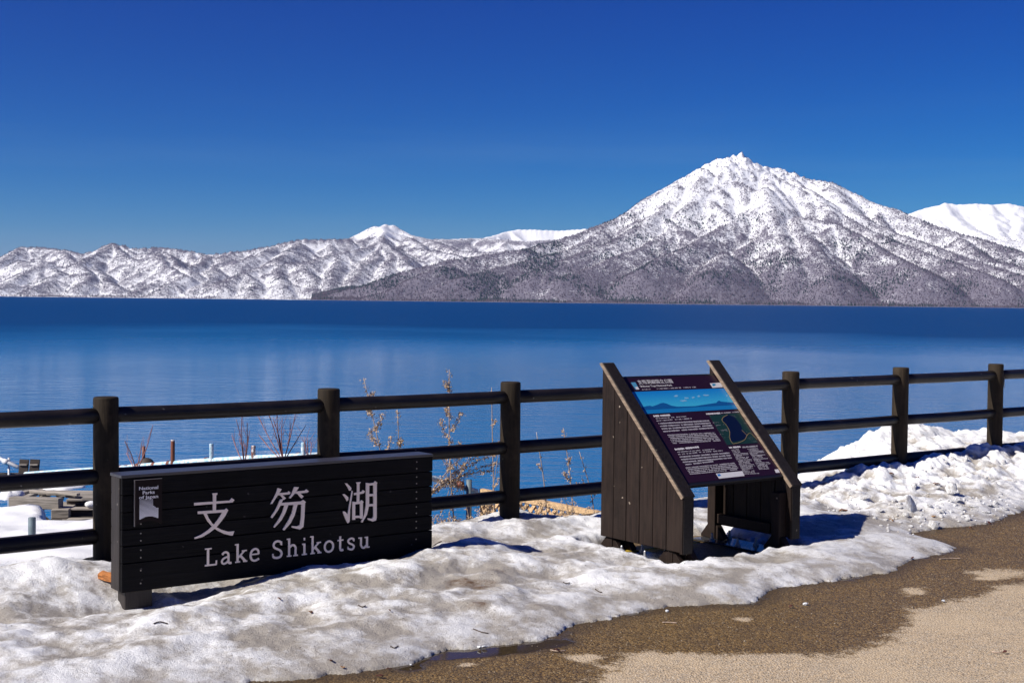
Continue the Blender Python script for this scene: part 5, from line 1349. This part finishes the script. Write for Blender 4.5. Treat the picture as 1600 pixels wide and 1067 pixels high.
# ================================================================== DRY PLANTS
def plant(name, label, base, stems, seeds, mat_s, mat_l, group=None, cat='plant'):
    """stems: polylines of (x,y px) at a distance; seeds: clusters along the upper stems"""
    s = thing(name, label, cat, tuple(base), 0, group)
    G = Geo(); Sd = Geo(); r_ = random.Random(int(abs(base[0]) * 1000))
    for pts, r0, r1, leafy in stems:
        P = [np.array(p) - np.array(base) for p in pts]; P = [np.array(q) for q in smooth_path(P, 4)]
        n = len(P); G.tube(P, [r0 + (r1 - r0) * i / (n - 1) for i in range(n)], 5)
        if leafy:
            for i in range(leafy):
                t = (i + r_.random()) / leafy; t = .0 + t; q = min(int(t * (n - 1)), n - 2); p = P[q] + (P[q + 1] - P[q]) * (t * (n - 1) - q)
                for _ in range(r_.randint(3, 8)):
                    c = p + np.array([r_.gauss(0, seeds), r_.gauss(0, seeds), r_.gauss(0, seeds * .8)]); sz = r_.uniform(.0035, .0100)
                    e = [np.array([r_.gauss(0, 1), r_.gauss(0, 1), r_.gauss(0, 1)]) for _ in range(2)]; e = [q_ / np.linalg.norm(q_) * sz for q_ in e]
                    Sd.add([c + e[0], c + e[1], c - e[0], c - e[1] * .7 + np.array([0, 0, sz * .5])], [(0, 1, 3), (1, 2, 3), (0, 3, 2), (0, 2, 1)])
    G.build('stems', mat_s, s, True)
    if Sd.V: Sd.build('seed_heads', mat_l, s)['kind'] = 'stuff'
    return s
def make_plants():
    r_ = random.Random(77)
    def stalk(xt, yt, xb, yb, D, name_lab, lean_br, seeds=.010, leafy=34, branches=6):
        top = at_d(xt, yt, D); bot = at_d(xb, yb, D); u, v, _ = uvz(bot); bot[2] = min(bot[2], bank_z(np.array(u), np.array(v)) + .02)
        base = bot.copy()
        mid = (top * .5 + bot * .5) + np.array([r_.uniform(-.03, .03), r_.uniform(-.03, .03), 0])
        st = [([bot, mid, top], .006, .0025, leafy)]
        for k in range(branches):
            t = .35 + .6 * k / max(1, branches); q = bot * (1 - t) + top * t; sg = (-1) ** k
            ln = lean_br * r_.uniform(.6, 1.2) * (1.15 - t)
            e = q + np.array([sg * ln * .5, r_.uniform(-.3, .3) * ln, ln])
            st.append(([q, (q + e) / 2 + np.array([sg * ln * .10, 0, -.02 * ln]), e], .0035, .0018, int(leafy * .6)))
        plant('dry_stalk', name_lab, base, st, seeds, M_stalk, M_seed, 'dry stalks behind the fence')
    stalk(568, 590, 622, 790, 9.9, 'dry seedy stalk leaning behind the right end of the lake sign', .28, .012, 40, 7)
    stalk(621, 640, 629, 800, 9.95, 'short upright seedy stalk beside the leaning one at the sign end', .10, .012, 30, 3)
    stalk(702, 577, 712, 815, 10.3, 'tall feathery dry stalk rising above the top rail right of the sign', .26, .012, 44, 8)
    stalk(768, 605, 774, 830, 10.6, 'thin bare dry stalk just before the post with lattice behind', .10, .006, 14, 3)
    stalk(838, 675, 857, 830, 11.0, 'thin dark stalk in front of the lattice top rail', .08, .006, 10, 2)
    stalk(880, 668, 897, 830, 11.2, 'pale seed stalk between the lattice and the slatted stand', .12, .011, 26, 4)
    stalk(905, 705, 932, 820, 11.3, 'slanting reddish twig by the slatted stand edge', .15, .004, 4, 3)
    # arching seedy branches low behind the sign end
    b0 = at_d(668, 775, 10.2); st = []
    for (x, y) in ((792, 690), (788, 705), (790, 722), (770, 735), (745, 700)):
        e = at_d(x, y, 10.4 + r_.uniform(-.2, .2)); m_ = (b0 * .45 + e * .55) + np.array([0, 0, .05]); st.append(([b0, m_, e], .004, .0012, 46))
    for (x, y, xb, yb) in ((700, 690, 735, 820), (716, 720, 690, 800), (735, 730, 700, 790), (760, 740, 690, 760), (726, 790, 680, 700), (690, 800, 740, 700), (765, 790, 780, 690), (700, 815, 716, 700)):
        a = at_d(xb, yb, 10.3); e = at_d(x, y, 10.35); st.append(([a, (a + e) / 2 + np.array([.01, 0, .02]), e], .003, .001, 9))
    plant('dry_bush', 'tangled low dry bush with arching seedy branches between sign and post', b0, st, .011, M_stalk, M_seed, None, 'bush')
    # brown litter under the post
    base = at_d(790, 832, 10.4); st = []
    for k in range(60):
        x = r_.uniform(745, 925); y0 = r_.uniform(806, 828) - (x - 745) * .02; a = at_d(x, y0 + 10, 10.5); e = at_d(x + r_.uniform(-22, 22), y0 - r_.uniform(5, 40), 10.5 + r_.uniform(-.3, .3))
        st.append(([a, (a + e) / 2 + np.array([0, 0, .03]), e], .003, .001, 7))
    plant('dry_undergrowth', 'brown leafy undergrowth in front of the lattice panel', base, st, .014, M_stalk, M_seed, None, 'undergrowth')
    base = at_d(705, 835, 9.9); st = []
    for k in range(34):
        x = r_.uniform(672, 745); a = at_d(x, 836, 9.9); e = at_d(x + r_.uniform(-14, 14), 818 - r_.uniform(0, 16) , 9.9 + r_.uniform(-.2, .2)); st.append(([a, (a + e) / 2 + np.array([0, 0, .01]), e], .002, .0008, 5))
    plant('dry_grass_tuft', 'short dead grass and litter at the snow edge by the sign', base, st, .010, M_stalk, M_seed, None, 'grass')
    # pinkish bare twigs above the sign
    def twigs(lab, xb, yb, D, tips):
        b_ = at_d(xb, yb, D); base = b_.copy(); u, v, _ = uvz(b_); base[2] = min(base[2], float(bank_z(np.array(u), np.array(v))))
        st = [([base, b_], .006, .005, 0)]
        for (x, y) in tips:
            e = at_d(x, y, D + r_.uniform(-.25, .25)); m_ = (b_ + e) / 2 + np.array([r_.uniform(-.015, .015), 0, 0]); st.append(([b_, m_, e], .0055, .0022, 0))
            for q in (.45, .65, .8):
                p = b_ * (1 - q) + e * q; st.append(([p, p + np.array([r_.uniform(-.06, .06), r_.uniform(-.03, .03), r_.uniform(.05, .12)])], .0020, .0010, 0))
        plant('bare_shrub', lab, base, st, .005, M_redtwig, M_redtwig, 'bare pinkish shrubs behind the sign', 'shrub')
    twigs('bare pinkish shrub with many fanning twigs above the sign top', 443, 722, 10.8, ((402, 648), (418, 640), (426, 652), (432, 636), (441, 655), (455, 660), (462, 645), (478, 664), (405, 680)))
    twigs('bare pinkish shrub with few forked twigs beside the fanning one', 382, 728, 10.9, ((369, 655), (378, 648), (390, 672), (362, 680), (384, 692), (386, 660)))
    twigs('two bare twigs rising beside the rusty domed post', 213, 738, 10.5, ((239, 664), (195, 688), (197, 707), (222, 690)))
    twigs('curled pale twig beside the second fence post', 484, 722, 10.4, ((476, 682), (481, 684), (486, 690)))
make_plants()

# ================================================================== SMALL LITTER
def on_surface(x, y):
    z = .06
    for _ in range(14):
        P = at_z(x, y, z); u, v, _z = uvz(P); sz = snow_z(u, v)
        z = .5 * z + .5 * max(sz, 0.0)
    return at_z(x, y, z)
def leaf(x, y, size_px, mat, label, group):
    P = on_surface(x, y); s = size_px / 2 * P[1] / FPX; r_ = random.Random(int(x * 7 + y)); n = 7; V = []; F = []
    for i in range(n):
        t = i / (n - 1); wdt = math.sin(math.pi * t) ** .7 * .55 * s + .0006
        for sx in (-1, 0, 1):
            V.append(((t - .5) * 2 * s, sx * wdt, .004 + .35 * s * (abs(sx) * .8 + .5 * math.cos(t * 5 + x))))
    for i in range(n - 1):
        for k in range(2): F.append((i * 3 + k, i * 3 + k + 1, i * 3 + k + 4, i * 3 + k + 3))
    o = mesh_obj('fallen_leaf', V, F, mat, None, True); md = o.modifiers.new('t', 'SOLIDIFY'); md.thickness = .0012
    o.location = (P[0], P[1], P[2] + .002); o.rotation_euler = (r_.uniform(-.3, .3), r_.uniform(-.3, .3), r_.uniform(0, 6.28)); tag(o, label, 'leaf', group)
for (x, y, s) in ((485, 958, 11), (1392, 742, 10), (1463, 757, 10), (1505, 750, 9), (1432, 747, 8), (1450, 690, 7), (1318, 799, 13), (1459, 808, 9), (1392, 814, 10), (535, 1044, 8), (608, 955, 6), (436, 937, 7)):
    leaf(x, y, s, random.choice((M_leaf, M_leaf, M_leafpale)), 'small brown fallen leaf lying on the dirty snow', 'fallen leaves on the snow')
for (x, y, s) in ((517, 1034, 11), (1517, 826, 8), (1426, 873, 8), (1545, 818, 9), (1236, 949, 9), (593, 1058, 12), (608, 1047, 9), (1570, 1020, 10), (870, 1018, 12)):
    leaf(x, y, s, random.choice((M_leaf, M_leaf2, M_leaf2)), 'small dark red brown leaf lying on the gravel road', 'fallen leaves on the road')
def twig(pts, label, group, mat=M_twig, r=.003):
    P = [on_surface(x, y) + np.array([0, 0, .004]) for x, y in pts]; o = tube('twig', smooth_path(P, 4), r, mat, None, 5); tag(o, label, 'twig', group)
for p, lb in ((((739, 983), (752, 988), (763, 990)), 'thin dark twig on the snow just above the touching pair of ice bits'), (((676, 854), (684, 849), (690, 846)), 'thin dark twig on the snow at the kanji lake end of the name sign'),
              (((240, 975), (250, 972), (262, 975)), 'thin dark twig on the snow in front of the sign leg'), (((560, 946), (566, 949), (571, 947)), 'tiny dark twig on the snow in front of the English lettering'),
              (((610, 1010), (616, 1013), (622, 1010)), 'tiny dark twig on the snow beside the lone ice bit'), (((880, 910), (884, 912), (890, 911)), 'tiny dark twig on the snow between name sign and information board'),
              (((930, 921), (936, 925), (941, 926)), 'thin dark twig on the snow by the front corner of the slatted stand')):
    twig(p, lb, 'twigs on the snow')
for p, lb in ((((1468, 874), (1484, 873), (1502, 873)), 'long straw twig on the wet road beside the icy tongue of snow'), (((1035, 973), (1046, 973), (1058, 974)), 'short straw twig on the wet road in front of the information board'),
              (((860, 1016), (872, 1018), (884, 1017)), 'straw twig on the road beside a small pale dry patch'), (((1550, 1019), (1560, 1020), (1572, 1019)), 'straw twig lying on the dry sandy road')):
    twig(p, lb, 'twigs on the road', M_stalk, .0035)
def ice_bit(x, y, px_, label, mat):
    P = on_surface(x, y); s = px_ / 2 * P[1] / FPX; me = clumps[random.randrange(5)].copy(); me.materials.clear(); me.materials.append(mat)
    o = put(bpy.data.objects.new('ice_bit', me)); o.location = (P[0], P[1], P[2] + s * .35); o.scale = (s * 1.2, s, s * .7); o.rotation_euler = (.2, .1, x); tag(o, label, 'ice', 'bits of ice on the wet road')
for (x, y, s, lb) in ((750, 1012, 9, 'white bit of ice, one of a touching pair, at the snow edge puddle'), (757, 1011, 8, 'white bit of ice, one of a touching pair, at the snow edge puddle'), (643, 1039, 6, 'lone white bit of ice beside dark leaves at the snow edge'),
                      (1259, 945, 9, 'larger white bit of ice beside a dark leaf on the wet road'), (1474, 939, 6, 'small white bit of ice where wet road turns dry'), (1042, 955, 6, 'small white bit of ice on wet road in front of the information board')):
    ice_bit(x, y, s, lb, M_ice)
def brick_bit():
    P = on_surface(166, 904); s = thing('brick_fragment', 'orange brick fragment half buried in snow beside the sign end', 'brick', tuple(P))
    bm = bmesh.new(); bmesh.ops.create_cube(bm, size=1); bmesh.ops.scale(bm, vec=(.085, .05, .032), verts=bm.verts)
    bmesh.ops.subdivide_edges(bm, edges=bm.edges[:], cuts=2, use_grid_fill=True)
    for v in bm.verts: v.co += Vector((random.uniform(-.003, .003), random.uniform(-.003, .003), random.uniform(-.003, .003)))
    o = bm_obj('brick', bm, M_brick, s); o.location = (0, .02, .010); o.rotation_euler = (.15, .12, -.25)
brick_bit()
# loose stones on the road
def pebbles():
    G = Geo(); r_ = random.Random(9)
    for k in range(2600):
        u = r_.uniform(-1.5, 9); v = r_.uniform(-5.2, -1.6); z = snow_h(np.array([u]), np.array([v]))[1][0] if False else 0
        G_s = r_.uniform(.0015, .0045) * (1.6 if r_.random() < .04 else 1); p = W(u, v, .0015)
        V = [p + np.array(q) * G_s * r_.uniform(.7, 1.3) for q in ((1, 0, 0), (0, 1, 0), (-1, 0, 0), (0, -1, 0), (.2, .1, .8))]
        G.add(V, [(0, 1, 4), (1, 2, 4), (2, 3, 4), (3, 0, 4)])
    o = G.build('gravel', plain('loose_stones', (.30, .25, .19), .8, var=.5, vscale=70)); tag(o, 'loose small stones scattered over the road', 'gravel', kind='stuff')
pebbles()

# ================================================================== AIR
def make_haze():
    bm = bmesh.new(); bmesh.ops.create_cube(bm, size=1)
    bmesh.ops.scale(bm, vec=(46000, 42000, 1300), verts=bm.verts); bmesh.ops.translate(bm, vec=(0, 20300, 1300 / 2 - 7), verts=bm.verts)
    m = bpy.data.materials.new('thin_blue_air'); m.use_nodes = True; t = m.node_tree; t.nodes.remove(t.nodes['Principled BSDF'])
    v = t.nodes.new('ShaderNodeVolumePrincipled'); v.inputs['Color'].default_value = (.40, .58, 1, 1); v.inputs['Density'].default_value = 1.6e-5; v.inputs['Anisotropy'].default_value = .2
    t.links.new(v.outputs[0], t.nodes['Material Output'].inputs['Volume'])
    o = bm_obj('haze', bm, m); tag(o, kind='stuff')
make_haze()
